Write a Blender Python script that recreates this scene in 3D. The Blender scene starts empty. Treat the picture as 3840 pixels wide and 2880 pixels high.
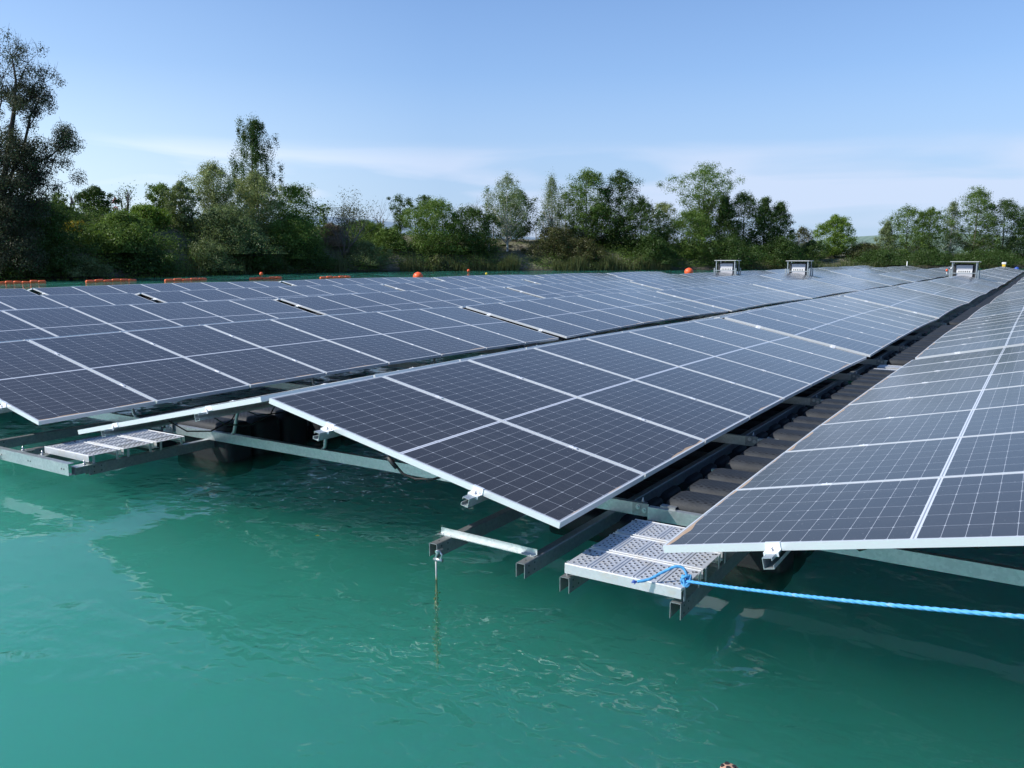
import bpy, bmesh, math, random
from mathutils import Vector, Matrix
import numpy as np
R = math.radians
scene = bpy.context.scene
C = scene.collection

# ------------------------------------------------------------------ camera
FPX, PIT, YAW = 3148.16, 0.151926, 0.562439
CAM = Vector((2.1064, -3.8298, 1.9249))
cd = bpy.data.cameras.new('camera'); cam = bpy.data.objects.new('camera', cd); C.objects.link(cam)
cd.sensor_width = 36.0; cd.lens = FPX / 3840 * 36.0; cd.clip_start = 0.05; cd.clip_end = 9000
cam.location = CAM; cam.rotation_euler = (math.pi / 2 - PIT, 0, YAW)
scene.camera = cam

# ------------------------------------------------------------------ light
SUN = Vector((-0.80, -0.77, 1.0)).normalized()
world = bpy.data.worlds.new('World'); scene.world = world; world.use_nodes = True
wn = world.node_tree.nodes; wl = world.node_tree.links; wn.clear()
def wnode(t, **k):
    n = wn.new(t)
    for a, b in k.items(): setattr(n, a, b)
    return n
sky = wnode('ShaderNodeTexSky', sky_type='NISHITA', sun_disc=False, sun_elevation=math.asin(SUN.z),
            sun_rotation=math.atan2(SUN.x, SUN.y), altitude=100, air_density=1.0, dust_density=0.3, ozone_density=2.5)
bg = wnode('ShaderNodeBackground'); bg.inputs['Strength'].default_value = 0.110
out = wnode('ShaderNodeOutputWorld')
def wm(op, a, b=None):
    nd = wnode('ShaderNodeMath', operation=op)
    for i, v in enumerate((a, b)):
        if v is None: continue
        if isinstance(v, bpy.types.NodeSocket): wl.new(v, nd.inputs[i])
        else: nd.inputs[i].default_value = v
    return nd.outputs[0]
def wmix(f, a, b, bt='MIX'):
    nd = wnode('ShaderNodeMix', data_type='RGBA', blend_type=bt)
    for i, v in ((0, f), (6, a), (7, b)):
        if isinstance(v, bpy.types.NodeSocket): wl.new(v, nd.inputs[i])
        else: nd.inputs[i].default_value = v
    return nd.outputs[2]
def wramp(f, st):
    nd = wnode('ShaderNodeValToRGB'); wl.new(f, nd.inputs[0]); e = nd.color_ramp.elements
    while len(e) < len(st): e.new(1)
    for i, (p, v) in enumerate(st): e[i].position = p; e[i].color = (v, v, v, 1)
    return nd.outputs[0]
tc = wnode('ShaderNodeTexCoord'); sep = wnode('ShaderNodeSeparateXYZ'); wl.new(tc.outputs['Generated'], sep.inputs[0])
el = sep.outputs[2]
# angle round the horizon, 0 at the sun's side: the air is paler towards it
az = wm('ADD', wm('MULTIPLY', sep.outputs[0], -0.80), wm('MULTIPLY', sep.outputs[1], -0.60))
base = wmix(1.0, sky.outputs[0], (0.80, 1.05, 1.34, 1), 'MULTIPLY')
pale = wmix(wramp(az, [(0.0, 0.0), (0.65, 1.0)]), (3.7, 4.8, 6.6, 1), (7.6, 8.9, 9.7, 1))
base = wmix(wramp(el, [(0.0, 0.92), (0.09, 0.72), (0.20, 0.30), (0.42, 0.0)]), base, pale)
# thin stratus streaks
mp = wnode('ShaderNodeMapping'); wl.new(tc.outputs['Generated'], mp.inputs[0]); mp.inputs['Scale'].default_value = (1.3, 1.3, 11.0); mp.inputs['Location'].default_value = (0.3, 0.15, 0.4)
nz = wnode('ShaderNodeTexNoise'); wl.new(mp.outputs[0], nz.inputs['Vector']); nz.inputs['Scale'].default_value = 1.6; nz.inputs['Detail'].default_value = 5; nz.inputs['Roughness'].default_value = 0.45; nz.inputs['Distortion'].default_value = 0.5
band = wramp(el, [(0.0, 0.9), (0.09, 1.0), (0.110, 0.8), (0.130, 0.0)])
cl = wm('MULTIPLY', wramp(nz.outputs['Fac'], [(0.46, 0.0), (0.56, 1.0)]), band)
cloud = wmix(wramp(az, [(0.0, 0.0), (0.65, 1.0)]), (5.0, 5.9, 7.6, 1), (8.8, 9.6, 10.2, 1))
base = wmix(wm('MULTIPLY', cl, 0.85), base, cloud)
wl.new(base, bg.inputs[0]); wl.new(bg.outputs[0], out.inputs[0])
sd = bpy.data.lights.new('sun', 'SUN'); sun = bpy.data.objects.new('sun', sd); C.objects.link(sun)
sd.energy = 4.8; sd.angle = R(0.53); sd.color = (1.0, 0.95, 0.87)
sun.location = (-30, -30, 40); sun.rotation_euler = (-SUN).to_track_quat('-Z', 'Y').to_euler()
scene.view_settings.view_transform = 'Standard'; scene.view_settings.look = 'None'
scene.view_settings.exposure = 0.26; scene.view_settings.gamma = 1.0
scene.cycles.volume_bounces = 6; scene.cycles.max_bounces = 8; scene.cycles.transparent_max_bounces = 12

# ------------------------------------------------------------------ material helpers
MATS = {}
class NT:
    def __init__(s, name):
        s.m = bpy.data.materials.new(name); s.m.use_nodes = True
        s.n = s.m.node_tree.nodes; s.l = s.m.node_tree.links; s.n.clear()
        s.out = s.n.new('ShaderNodeOutputMaterial'); MATS[name] = s.m
    def node(s, t, ins=None, **k):
        nd = s.n.new(t)
        for a, b in k.items(): setattr(nd, a, b)
        for a, b in (ins or {}).items(): s.put(nd, a, b)
        return nd
    def put(s, nd, a, b):
        sock = nd.inputs[a]
        if isinstance(b, bpy.types.NodeSocket): s.l.new(b, sock)
        else:
            if isinstance(b, tuple) and len(b) == 3 and sock.type == 'RGBA': b = (*b, 1)
            sock.default_value = b
    def math(s, op, a, b=None, c=None):
        nd = s.n.new('ShaderNodeMath'); nd.operation = op
        for i, v in enumerate((a, b, c)):
            if v is not None: s.put(nd, i, v)
        return nd.outputs[0]
    def mix(s, f, a, b):
        nd = s.n.new('ShaderNodeMix'); nd.data_type = 'RGBA'
        s.put(nd, 0, f); s.put(nd, 6, a); s.put(nd, 7, b)
        return nd.outputs[2]
    def noise(s, vec, scale, detail=3, rough=.5, out='Fac'):
        return s.node('ShaderNodeTexNoise', {'Vector': vec, 'Scale': scale, 'Detail': detail, 'Roughness': rough}).outputs[out]
    def ramp(s, f, stops):
        nd = s.n.new('ShaderNodeValToRGB'); s.put(nd, 0, f)
        e = nd.color_ramp.elements
        while len(e) < len(stops): e.new(1)
        for i, (p, c) in enumerate(stops):
            e[i].position = p; e[i].color = (*c, 1) if len(c) == 3 else c
        return nd.outputs[0]
    def obj(s): return s.node('ShaderNodeTexCoord').outputs['Object']
    def pos(s): return s.node('ShaderNodeNewGeometry').outputs['Position']
    def xyz(s, v):
        nd = s.node('ShaderNodeSeparateXYZ', {0: v}); return nd.outputs[0], nd.outputs[1], nd.outputs[2]
    def mapping(s, v, sc): return s.node('ShaderNodeMapping', {'Vector': v, 'Scale': sc}).outputs[0]
    def bump(s, h, st, d): return s.node('ShaderNodeBump', {'Height': h, 'Strength': st, 'Distance': d}).outputs[0]
    def bsdf(s, **k):
        ins = {a.replace('_', ' '): b for a, b in k.items()}
        nd = s.node('ShaderNodeBsdfPrincipled', ins); s.l.new(nd.outputs[0], s.out.inputs[0]); return nd

def plain(name, col, rough=.5, metal=0., var=.12, sc=8., bump=0., spec=.5):
    t = NT(name); v = t.obj(); n = t.noise(v, sc, 4, .6)
    c = t.mix(n, tuple(x * (1 - var) for x in col), tuple(min(1, x * (1 + var)) for x in col))
    k = dict(Base_Color=c, Roughness=rough, Metallic=metal, Specular_IOR_Level=spec)
    if bump: k['Normal'] = t.bump(t.noise(v, sc * 5, 3), .4, bump)
    t.bsdf(**k); return t.m

def galv(name, a, b, rough=.42, metal=.75, dirt=None):
    t = NT(name); v = t.obj()
    vo = t.node('ShaderNodeTexVoronoi', {'Vector': v, 'Scale': 55.0}).outputs['Color']
    n = t.noise(v, 3.5, 4, .65)
    c = t.mix(t.math('MULTIPLY_ADD', t.xyz(vo)[0], .45, t.math('MULTIPLY', n, .55)), a, b)
    if dirt:
        d = t.ramp(t.noise(v, 6, 5, .7), [(.52, (0, 0, 0)), (.66, (1, 1, 1))])
        c = t.mix(t.math('MULTIPLY', d, .5), c, dirt)
    t.bsdf(Base_Color=c, Metallic=metal, Roughness=t.math('MULTIPLY_ADD', n, .25, rough - .12))
    return t.m
galv('galvanised', (.36, .40, .41), (.56, .60, .60), .42, .75)
galv('galvanised_worn_shaded', (.20, .225, .24), (.36, .38, .39), .48, .7, (.30, .28, .23))  # dirty steel, base colour darkened for shade and the dark water it mirrors
galv('grating_steel', (.50, .52, .54), (.62, .64, .66), .5, .45, (.56, .49, .38))
plain('frame_alu', (.64, .67, .68), .40, .25, .04, 5)
plain('clamp_alu', (.86, .87, .88), .35, .35, .04, 9)
plain('bolt_steel', (.55, .56, .58), .35, .9, .15, 40)
plain('hole_dark', (.015, .016, .018), .8)
plain('back_sheet', (.055, .058, .065), .6)
plain('cable_black', (.012, .012, .013), .55)
t = NT('float_plastic'); v = t.obj(); n = t.noise(v, 7, 5, .65)
gx, gy, gz = t.xyz(v)
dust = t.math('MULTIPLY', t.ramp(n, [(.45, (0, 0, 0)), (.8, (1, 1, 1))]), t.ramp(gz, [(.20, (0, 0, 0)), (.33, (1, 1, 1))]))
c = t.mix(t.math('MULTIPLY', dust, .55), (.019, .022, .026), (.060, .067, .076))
alg = t.math('MULTIPLY', t.ramp(gz, [(0.0, (1, 1, 1)), (.045, (0, 0, 0))]), t.noise(v, 20, 3))
c = t.mix(t.math('MULTIPLY', alg, .25), c, (.03, .035, .012))
dx = t.math('SINE', t.math('MULTIPLY', gx, 118.0)); dy = t.math('SINE', t.math('MULTIPLY', gy, 140.0))
dim = t.math('MULTIPLY', t.math('GREATER_THAN', t.math('MULTIPLY', dx, dy), .25), t.math('GREATER_THAN', gz, .350))
c = t.mix(t.math('MULTIPLY', dim, .8), c, (.004, .004, .004))
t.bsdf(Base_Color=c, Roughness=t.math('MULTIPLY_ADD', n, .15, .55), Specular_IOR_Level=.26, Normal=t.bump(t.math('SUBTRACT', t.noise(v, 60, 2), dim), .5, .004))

# solar glass: 24 x 6 half cells laid out in the panel's own metres
PL, PW, FH = 2.278, 1.134, 0.035
def solar_glass(name):
    t = NT(name); v = t.obj(); x, y, z = t.xyz(v)
    M = t.math
    rnd = t.node('ShaderNodeObjectInfo').outputs['Random']
    half = M('GREATER_THAN', x, PL / 2)
    xl = M('ABSOLUTE', M('SUBTRACT', x, PL / 2))                       # distance from the middle seam
    u = M('DIVIDE', M('SUBTRACT', xl, .012), (PL / 2 - .012 - .020) / 12)
    w = M('DIVIDE', M('SUBTRACT', y, .020), (PW - .040) / 6)
    def line(c, pitch, hw):                                            # 1 on a gap line
        f = M('ABSOLUTE', M('SUBTRACT', M('FRACT', M('ADD', c, .5)), .5))
        return M('LESS_THAN', M('MULTIPLY', f, pitch), hw), M('MULTIPLY', f, pitch)
    lu, du = line(u, .0911, .0009); lw, dw = line(w, .182, .0011)
    dia = M('LESS_THAN', M('ADD', du, dw), .0075)
    g = M('MAXIMUM', M('MAXIMUM', lu, lw), dia)
    edge = M('MAXIMUM', M('LESS_THAN', u, 0), M('MAXIMUM', M('GREATER_THAN', u, 12), M('MAXIMUM', M('LESS_THAN', w, 0), M('GREATER_THAN', w, 6))))
    seam = M('MULTIPLY', M('LESS_THAN', xl, .012), M('GREATER_THAN', xl, .0035))
    bus = M('LESS_THAN', M('ABSOLUTE', M('SUBTRACT', M('FRACT', M('MULTIPLY', w, 10)), .5)), .035)
    vr = t.node('ShaderNodeVectorMath', {0: v, 1: t.node('ShaderNodeCombineXYZ', {0: M('MULTIPLY', rnd, 37.0), 1: M('MULTIPLY', rnd, 91.0), 2: 0.0}).outputs[0]}, operation='ADD').outputs[0]
    n1 = t.noise(vr, 30, 3, .6); n2 = t.noise(vr, 1.3, 4, .6)
    cell = t.mix(n1, (.0115, .0104, .0112), (.0185, .0168, .0172))
    cell = t.mix(M('MULTIPLY', bus, .25), cell, (.11, .115, .13))
    c = t.mix(g, cell, (.40, .42, .45))
    c = t.mix(M('MULTIPLY', edge, .8), c, (.30, .32, .36))
    c = t.mix(seam, c, (.62, .65, .70))
    # dust film, thicker towards the low edge, with specks and ochre silt along it
    film = M('MULTIPLY_ADD', n2, .034, M('MULTIPLY_ADD', rnd, .014, .004))
    c = t.mix(film, c, (.46, .42, .37))
    sp = t.ramp(t.noise(vr, 60, 2, .5), [(.71, (0, 0, 0)), (.74, (1, 1, 1))])
    c = t.mix(M('MULTIPLY', sp, .35), c, (.45, .45, .47))
    edgen = t.noise(t.mapping(vr, (2, 1.3, 1)), 1.6, 2, .5)
    drop = M('LESS_THAN', M('ADD', t.node('ShaderNodeTexVoronoi', {'Vector': vr, 'Scale': 1.15}).outputs['Distance'], M('MULTIPLY', n1, .012)), .020)
    c = t.mix(M('MULTIPLY', drop, .75), c, (.55, .55, .52))
    run = t.ramp(t.noise(t.mapping(vr, (.5, 9, 1)), 2.2, 3, .6), [(.55, (0, 0, 0)), (.75, (1, 1, 1))])
    c = t.mix(M('MULTIPLY', run, .035), c, (.5, .49, .46))
    silt = M('LESS_THAN', x, M('MULTIPLY', M('SUBTRACT', M('ADD', edgen, M('MULTIPLY', rnd, .16)), .44), .12))
    c = t.mix(M('MULTIPLY', silt, .7), c, (.50, .35, .22))
    t.bsdf(Base_Color=c, Roughness=M('MULTIPLY_ADD', n2, .10, M('MULTIPLY_ADD', silt, .4, .13)), IOR=1.42, Specular_IOR_Level=.34, Specular_Tint=(1.0, .93, .85, 1), Sheen_Weight=.05, Sheen_Roughness=.5, Sheen_Tint=(1.0, .98, .95, 1),
           Normal=t.bump(n2, .06, .002))
    return t.m
solar_glass('solar_glass')
t = NT('rope_blue'); v = t.node('ShaderNodeTexCoord').outputs['UV']; ux, uy, _ = t.xyz(v)
st = t.math('FRACT', t.math('ADD', t.math('MULTIPLY', ux, 1.0), t.math('MULTIPLY', uy, 3.0)))
n = t.noise(t.pos(), 14, 4, .6); n3 = t.noise(t.pos(), 160, 2)
c = t.mix(n, (.02, .22, .55), (.13, .42, .70)); c = t.mix(t.math('MULTIPLY', t.ramp(n, [(.62, (0, 0, 0)), (.70, (1, 1, 1))]), .6), c, (.42, .38, .26))
t.bsdf(Base_Color=c, Roughness=.55, Normal=t.bump(n3, .5, .002))
plain('buoy_orange', (.80, .11, .025), .45, 0, .15, 3)
plain('boom_orange', (.82, .14, .035), .5, 0, .25, 2)
plain('buoy_yellow', (.75, .50, .03), .45, 0, .1, 6)
plain('buoy_blue', (.03, .08, .35), .45, 0, .1, 6)
plain('white_paint', (.75, .75, .73), .5, 0, .05, 6)
plain('red_paint', (.55, .02, .02), .5, 0, .05, 6)
plain('cabinet_grey', (.50, .51, .55), .5, .0, .06, 4)
plain('cabinet_dark', (.035, .037, .04), .6)
plain('roof_sheet', (.58, .59, .58), .45, .2, .06, 4)
plain('concrete', (.36, .35, .33), .9, 0, .15, 3)
plain('wire_mesh', (.20, .21, .20), .6, .3)
t = NT('algae_wire'); v = t.obj(); gz = t.xyz(v)[2]
c = t.mix(t.ramp(gz, [(0, (1, 1, 1)), (.03, (0, 0, 0))]), (.40, .40, .39), (.26, .26, .12))
t.bsdf(Base_Color=c, Roughness=.6)
plain('algae', (.26, .27, .07), .9, 0, .3, 30)

# ------------------------------------------------------------------ mesh helpers
class MB:
    """collects faces with material slots and links them as one object"""
    def __init__(s): s.v = []; s.f = []; s.mi = []; s.mats = []; s.uv = []; s.sm = []
    def slot(s, m):
        if m not in s.mats: s.mats.append(m)
        return s.mats.index(m)
    def face(s, idx, m, smooth=False): s.f.append(idx); s.mi.append(s.slot(m)); s.sm.append(smooth)
    def add(s, pts, faces, m, smooth=False):
        b = len(s.v); s.v += [tuple(p) for p in pts]
        for f in faces: s.face([b + i for i in f], m, smooth)
    def hexa(s, p, m): s.add(p, [(0, 3, 2, 1), (4, 5, 6, 7), (0, 1, 5, 4), (1, 2, 6, 5), (2, 3, 7, 6), (3, 0, 4, 7)], m)
    def box(s, x0, x1, y0, y1, z0, z1, m, M=None):
        p = [Vector(c) for c in ((x0, y0, z0), (x1, y0, z0), (x1, y1, z0), (x0, y1, z0), (x0, y0, z1), (x1, y0, z1), (x1, y1, z1), (x0, y1, z1))]
        if M is not None: p = [M @ q for q in p]
        s.hexa(p, m)
    def bbox(s, x0, x1, y0, y1, z0, z1, b, m, M=None):
        """box with bevelled edges"""
        bm = bmesh.new(); bmesh.ops.create_cube(bm, size=1)
        for v in bm.verts: v.co = Vector(((x0 + x1) / 2 + v.co.x * (x1 - x0), (y0 + y1) / 2 + v.co.y * (y1 - y0), (z0 + z1) / 2 + v.co.z * (z1 - z0)))
        seg = 1 if b < .012 else 3
        bmesh.ops.bevel(bm, geom=bm.edges[:], offset=b, segments=seg, profile=.5, affect='EDGES')
        s.frombm(bm, m, M, smooth=seg > 1)
    def frombm(s, bm, m, M=None, smooth=False):
        bm.verts.index_update()
        s.add([(M @ v.co if M is not None else v.co) for v in bm.verts], [[v.index for v in f.verts] for f in bm.faces], m, smooth); bm.free()
    def extrude(s, prof, y0, y1, m, axis='y', M=None, closed=True):
        """profile of (a, z) points swept along an axis"""
        n = len(prof); P = []
        for yy in (y0, y1):
            for a, z in prof:
                q = Vector((a, yy, z)) if axis == 'y' else Vector((yy, a, z))
                P.append(M @ q if M is not None else q)
        F = [(i, (i + 1) % n, (i + 1) % n + n, i + n) for i in range(n)]
        F += [tuple(range(n - 1, -1, -1)), tuple(range(n, 2 * n))]
        s.add(P, F, m)
    def cyl(s, a, b, r, m, n=10, r2=None, cap=True, smooth=True):
        a = Vector(a); b = Vector(b); d = (b - a)
        if d.length < 1e-6: return
        u = d.normalized().orthogonal().normalized(); w = d.normalized().cross(u); r2 = r if r2 is None else r2
        P = [a + (u * math.cos(2 * math.pi * i / n) + w * math.sin(2 * math.pi * i / n)) * r for i in range(n)]
        P += [b + (u * math.cos(2 * math.pi * i / n) + w * math.sin(2 * math.pi * i / n)) * r2 for i in range(n)]
        s.add(P, [(i, (i + 1) % n, (i + 1) % n + n, i + n) for i in range(n)], m, smooth)
        if cap:
            k = len(s.v) - 2 * n; s.face([k + i for i in range(n - 1, -1, -1)], m); s.face([k + n + i for i in range(n)], m)
    def tube(s, pts, rs, m, n=8, smooth=True):
        """swept tube through points with radii"""
        pts = [Vector(p) for p in pts]; k = len(pts); base = len(s.v)
        if not isinstance(rs, (list, tuple)): rs = [rs] * k
        u = None
        for i, p in enumerate(pts):
            d = (pts[min(i + 1, k - 1)] - pts[max(i - 1, 0)]).normalized()
            u = d.orthogonal().normalized() if u is None else (u - d * u.dot(d)).normalized()
            w = d.cross(u)
            for j in range(n):
                a = 2 * math.pi * j / n; s.v.append(tuple(p + (u * math.cos(a) + w * math.sin(a)) * rs[i]))
        for i in range(k - 1):
            for j in range(n):
                s.face([base + i * n + j, base + i * n + (j + 1) % n, base + (i + 1) * n + (j + 1) % n, base + (i + 1) * n + j], m, smooth)
        s.face([base + j for j in range(n - 1, -1, -1)], m); s.face([base + (k - 1) * n + j for j in range(n)], m)
    def ball(s, c, r, m, sz=1., n=16):
        bm = bmesh.new(); bmesh.ops.create_uvsphere(bm, u_segments=n, v_segments=n // 2 + 2, radius=r)
        s.frombm(bm, m, Matrix.Translation(Vector(c)) @ Matrix.Diagonal((1, 1, sz, 1)), True)
    def mesh(s, name):
        me = bpy.data.meshes.new(name); me.from_pydata(s.v, [], s.f)
        for m in s.mats: me.materials.append(MATS[m])
        me.polygons.foreach_set('material_index', s.mi); me.polygons.foreach_set('use_smooth', s.sm)
        me.update(); return me
    def build(s, name, parent=None, loc=None):
        return link(name, s.mesh(name), parent, loc)
def link(name, me, parent=None, loc=None, rot=None):
    o = bpy.data.objects.new(name, me); C.objects.link(o)
    if parent is not None: o.parent = parent
    if loc is not None: o.location = loc
    if rot is not None: o.rotation_euler = rot
    return o
def tag(o, label=None, cat=None, group=None, kind=None):
    if label: o['label'] = label
    if cat: o['category'] = cat
    if group: o['group'] = group
    if kind: o['kind'] = kind
    return o
def empty(name, loc, rot=(0, 0, 0)):
    o = link(name, None, None, loc, rot); o.empty_display_size = .3; return o
def ray(px, py=None):
    """world direction of a photo pixel: used to read off where a thing stands"""
    fw = Vector((-math.sin(YAW) * math.cos(PIT), math.cos(YAW) * math.cos(PIT), -math.sin(PIT)))
    rt = Vector((math.cos(YAW), math.sin(YAW), 0)); up = rt.cross(fw)
    return fw + rt * ((px - 1920) / FPX) - up * (((958 if py is None else py) - 1440) / FPX)
def at(px, depth, z=None, py=None):
    """point seen at photo column px, `depth` metres along the view axis on the ground plan"""
    d = ray(px, py); f = Vector((-math.sin(YAW), math.cos(YAW), 0))
    k = depth / d.dot(f); p = CAM + d * k
    return Vector((p.x, p.y, p.z if z is None else z))

# ------------------------------------------------------------------ water
def struct(o, kind='structure'): o['kind'] = kind; return o
W0, W1, V0, V1 = -420., 420., -160., 420.
t = NT('water'); P = t.pos()
M = t.math
n0 = t.noise(t.mapping(P, (.30, .42, .3)), 1.0, 4, .6)                       # patches of ruffled water
ruf = t.ramp(n0, [(.48, (.10, .10, .10)), (.60, (1, 1, 1))])
h1 = t.noise(t.mapping(P, (1, 1.3, 1)), 1.1, 1, .45)
h2 = t.node('ShaderNodeTexNoise', {'Vector': t.mapping(P, (1, 1.35, 1)), 'Scale': 3.6, 'Detail': 1.0, 'Roughness': .45, 'Distortion': .6}).outputs['Fac']
h3 = t.node('ShaderNodeTexNoise', {'Vector': t.mapping(P, (1, 1.4, 1)), 'Scale': 8.0, 'Detail': 1.0, 'Roughness': .4, 'Distortion': .8}).outputs['Fac']
hh = M('MULTIPLY_ADD', h1, .016, M('MULTIPLY', ruf, M('MULTIPLY_ADD', h2, .050, M('MULTIPLY', h3, .0260))))
bp = t.node('ShaderNodeBump', {'Height': hh, 'Strength': 1.0, 'Distance': .55}).outputs[0]
fr = t.node('ShaderNodeFresnel', {'IOR': 1.33, 'Normal': bp}).outputs[0]
tr = t.node('ShaderNodeBsdfTransparent'); gl = t.node('ShaderNodeBsdfGlossy', {'Roughness': .02, 'Normal': bp})
mx = t.node('ShaderNodeMixShader', {0: fr, 1: tr.outputs[0], 2: gl.outputs[0]}); t.l.new(mx.outputs[0], t.out.inputs[0])
sc = t.node('ShaderNodeVolumeScatter', {'Color': (.15, .82, .62, 1), 'Density': 1.0, 'Anisotropy': .56})
ab = t.node('ShaderNodeVolumeAbsorption', {'Color': (.0, .78, .64, 1), 'Density': .24})
ad = t.node('ShaderNodeAddShader', {0: sc.outputs[0], 1: ab.outputs[0]}); t.l.new(ad.outputs[0], t.out.inputs['Volume'])
mb = MB()
mb.add([(W0, V0, 0), (W1, V0, 0), (W1, V1, 0), (W0, V1, 0), (W0, V0, -9), (W1, V0, -9), (W1, V1, -9), (W0, V1, -9)],
       [(0, 1, 2, 3), (7, 6, 5, 4), (0, 4, 5, 1), (1, 5, 6, 2), (2, 6, 7, 3), (3, 7, 4, 0)], 'water')
struct(mb.build('water'))

# ------------------------------------------------------------------ floating solar tables
TILT = .212; CT, ST = math.cos(TILT), math.sin(TILT)
LC, LS = PL * CT, PL * ST
RG = .087                        # gap along the ridge
PITCH, BLK = 5.132, 9.5135       # row pitch across, table pitch along
PS = PW + .020
def zprof(y):
    K = [(-9, .5), (0, .5), (9.45, .462), (18.9, .425), (28.4, .355), (56, .195), (114, .11)]
    return float(np.interp(y, [k[0] for k in K], [k[1] for k in K]))
def frame_mesh():
    mb = MB(); w = .011; zt, zb = .0015, -FH; m = 'frame_alu'
    # four mitred members with a lip and an inner flange
    o = [(0, 0), (PL, 0), (PL, PW), (0, PW)]; i = [(w, w), (PL - w, w), (PL - w, PW - w), (w, PW - w)]; j = [(.028, .028), (PL - .028, .028), (PL - .028, PW - .028), (.028, PW - .028)]
    P = [(x, y, zb) for x, y in o] + [(x, y, zt) for x, y in o] + [(x, y, zt) for x, y in i] + [(x, y, -.004) for x, y in i] + [(x, y, zb) for x, y in j]
    F = []
    for k in range(4):
        l = (k + 1) % 4
        F += [(k, l, 4 + l, 4 + k), (4 + k, 4 + l, 8 + l, 8 + k), (8 + k, 8 + l, 12 + l, 12 + k), (k, 16 + k, 16 + l, l)]
    mb.add(P, F, m); return mb
def glass_mb(mb=None):
    mb = mb or MB(); w = .011
    mb.add([(w, w, 0), (PL - w, w, 0), (PL - w, PW - w, 0), (w, PW - w, 0)], [(0, 1, 2, 3)], 'solar_glass')
    mb.add([(w, w, -.006), (PL - w, w, -.006), (PL - w, PW - w, -.006), (w, PW - w, -.006)], [(3, 2, 1, 0)], 'back_sheet')
    mb.box(PL / 2 - .04, PL / 2 + .04, .3, .36, -.026, -.007, 'cable_black'); mb.box(PL / 2 - .04, PL / 2 + .04, PW - .36, PW - .3, -.026, -.007, 'cable_black')
    return mb
FRAME_ME = frame_mesh().mesh('frame'); GLASS_ME = glass_mb().mesh('glass'); PANEL_ME = glass_mb(frame_mesh()).mesh('solar_panel')

def clamp_mb(end=False):
    """end clamp on the panel side; origin on the frame's top edge at y = 0, x along the slope"""
    mb = MB(); m = 'clamp_alu'
    mb.box(-.035, .035, -.004, .012, .0017, .0047, m); mb.box(-.035, .035, -.006, -.0005, -.030, .0047, m)
    mb.box(-.035, .035, -.045, -.006, -.033, -.029, m); mb.box(-.035, .035, -.048, -.044, -.050, -.029, m)
    mb.cyl((0, -.024, -.030), (0, -.024, -.010), .005, 'bolt_steel', 8); mb.cyl((0, -.024, -.029), (0, -.024, -.022), .010, 'bolt_steel', 6)
    return mb
CLAMP_ME = clamp_mb().mesh('end_clamp')
def midclamp_mb():
    mb = MB(); mb.box(-.03, .03, -.022, .002, .0018, .0048, 'clamp_alu'); mb.cyl((0, -.010, .004), (0, -.010, .010), .006, 'bolt_steel', 6); return mb
MIDC_ME = midclamp_mb().mesh('mid_clamp')
def rail_mb(y0, y1):
    """open C rail under the panels, x across, z down from the frame's underside"""
    mb = MB(); t = .003; w, h = .045, .052
    for (a0, a1, b0, b1) in ((-w / 2, -w / 2 + t, -h, 0), (-w / 2 + t, w / 2, -t, 0), (-w / 2 + t, w / 2 + .004, -h, -h + t), (w / 2 + .004 - t, w / 2 + .004, -h + t, -h + .018), (w / 2 - t, w / 2, -.014, -t)):
        mb.box(a0, a1, y0, y1, b0 - FH, b1 - FH, 'galvanised')
    return mb
def beam_mb(y0, y1, ztop=-.28, holes=True):
    """inverted U channel running along the row"""
    mb = MB(); t = .0035; w, h = .058, .085; m = 'galvanised_worn_shaded'
    prof = [(-w / 2, -h), (-w / 2, -.004), (-w / 2 + .004, 0), (w / 2 - .004, 0), (w / 2, -.004), (w / 2, -h), (w / 2 - t, -h), (w / 2 - t, -t), (-w / 2 + t, -t), (-w / 2 + t, -h)]
    n = len(prof); P = [(a, y0, z + ztop) for a, z in prof] + [(a, y1, z + ztop) for a, z in prof]
    F = [(i, (i + 1) % n, (i + 1) % n + n, i + n) for i in range(n)]
    mb.add(P, F, m)
    q = [(0, 1, 8, 9), (1, 2, 7, 8), (2, 3, 6, 7) , (3, 4, 5, 6)]
    q = [(0, 1, 8, 9), (1, 2, 7, 8), (2, 3, 7), (3, 4, 7), (4, 5, 6, 7)]
    for f in q:
        mb.add([P[i] for i in f], [tuple(range(len(f)))], m); mb.add([P[i + n] for i in f], [tuple(range(len(f)))], m)
    if holes:
        for yy in (y0 + .045, y0 + .11):
            for zz in (-.022, -.062):
                for sx in (-1, 1): mb.cyl((sx * (w / 2 - .001), yy, ztop + zz), (sx * (w / 2 + .0007), yy, ztop + zz), .0055, 'hole_dark', 8)
        mb.cyl((0, y0 + .06, ztop - .001), (0, y0 + .06, ztop + .0007), .006, 'hole_dark', 8)
    return mb
def cchan(mb, x0, x1, y, zt, h, d=.04, m='galvanised', flip=1, t=.0035):
    """C channel across the row: web at y, flanges towards +y or -y"""
    a, b = (y, y + t) if flip > 0 else (y - t, y)
    c0, c1 = (y + t, y + d) if flip > 0 else (y - d, y - t)
    mb.box(x0, x1, a, b, zt - h, zt, m); mb.box(x0, x1, c0, c1, zt - t, zt, m); mb.box(x0, x1, c0, c1, zt - h, zt - h + t, m)
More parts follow.
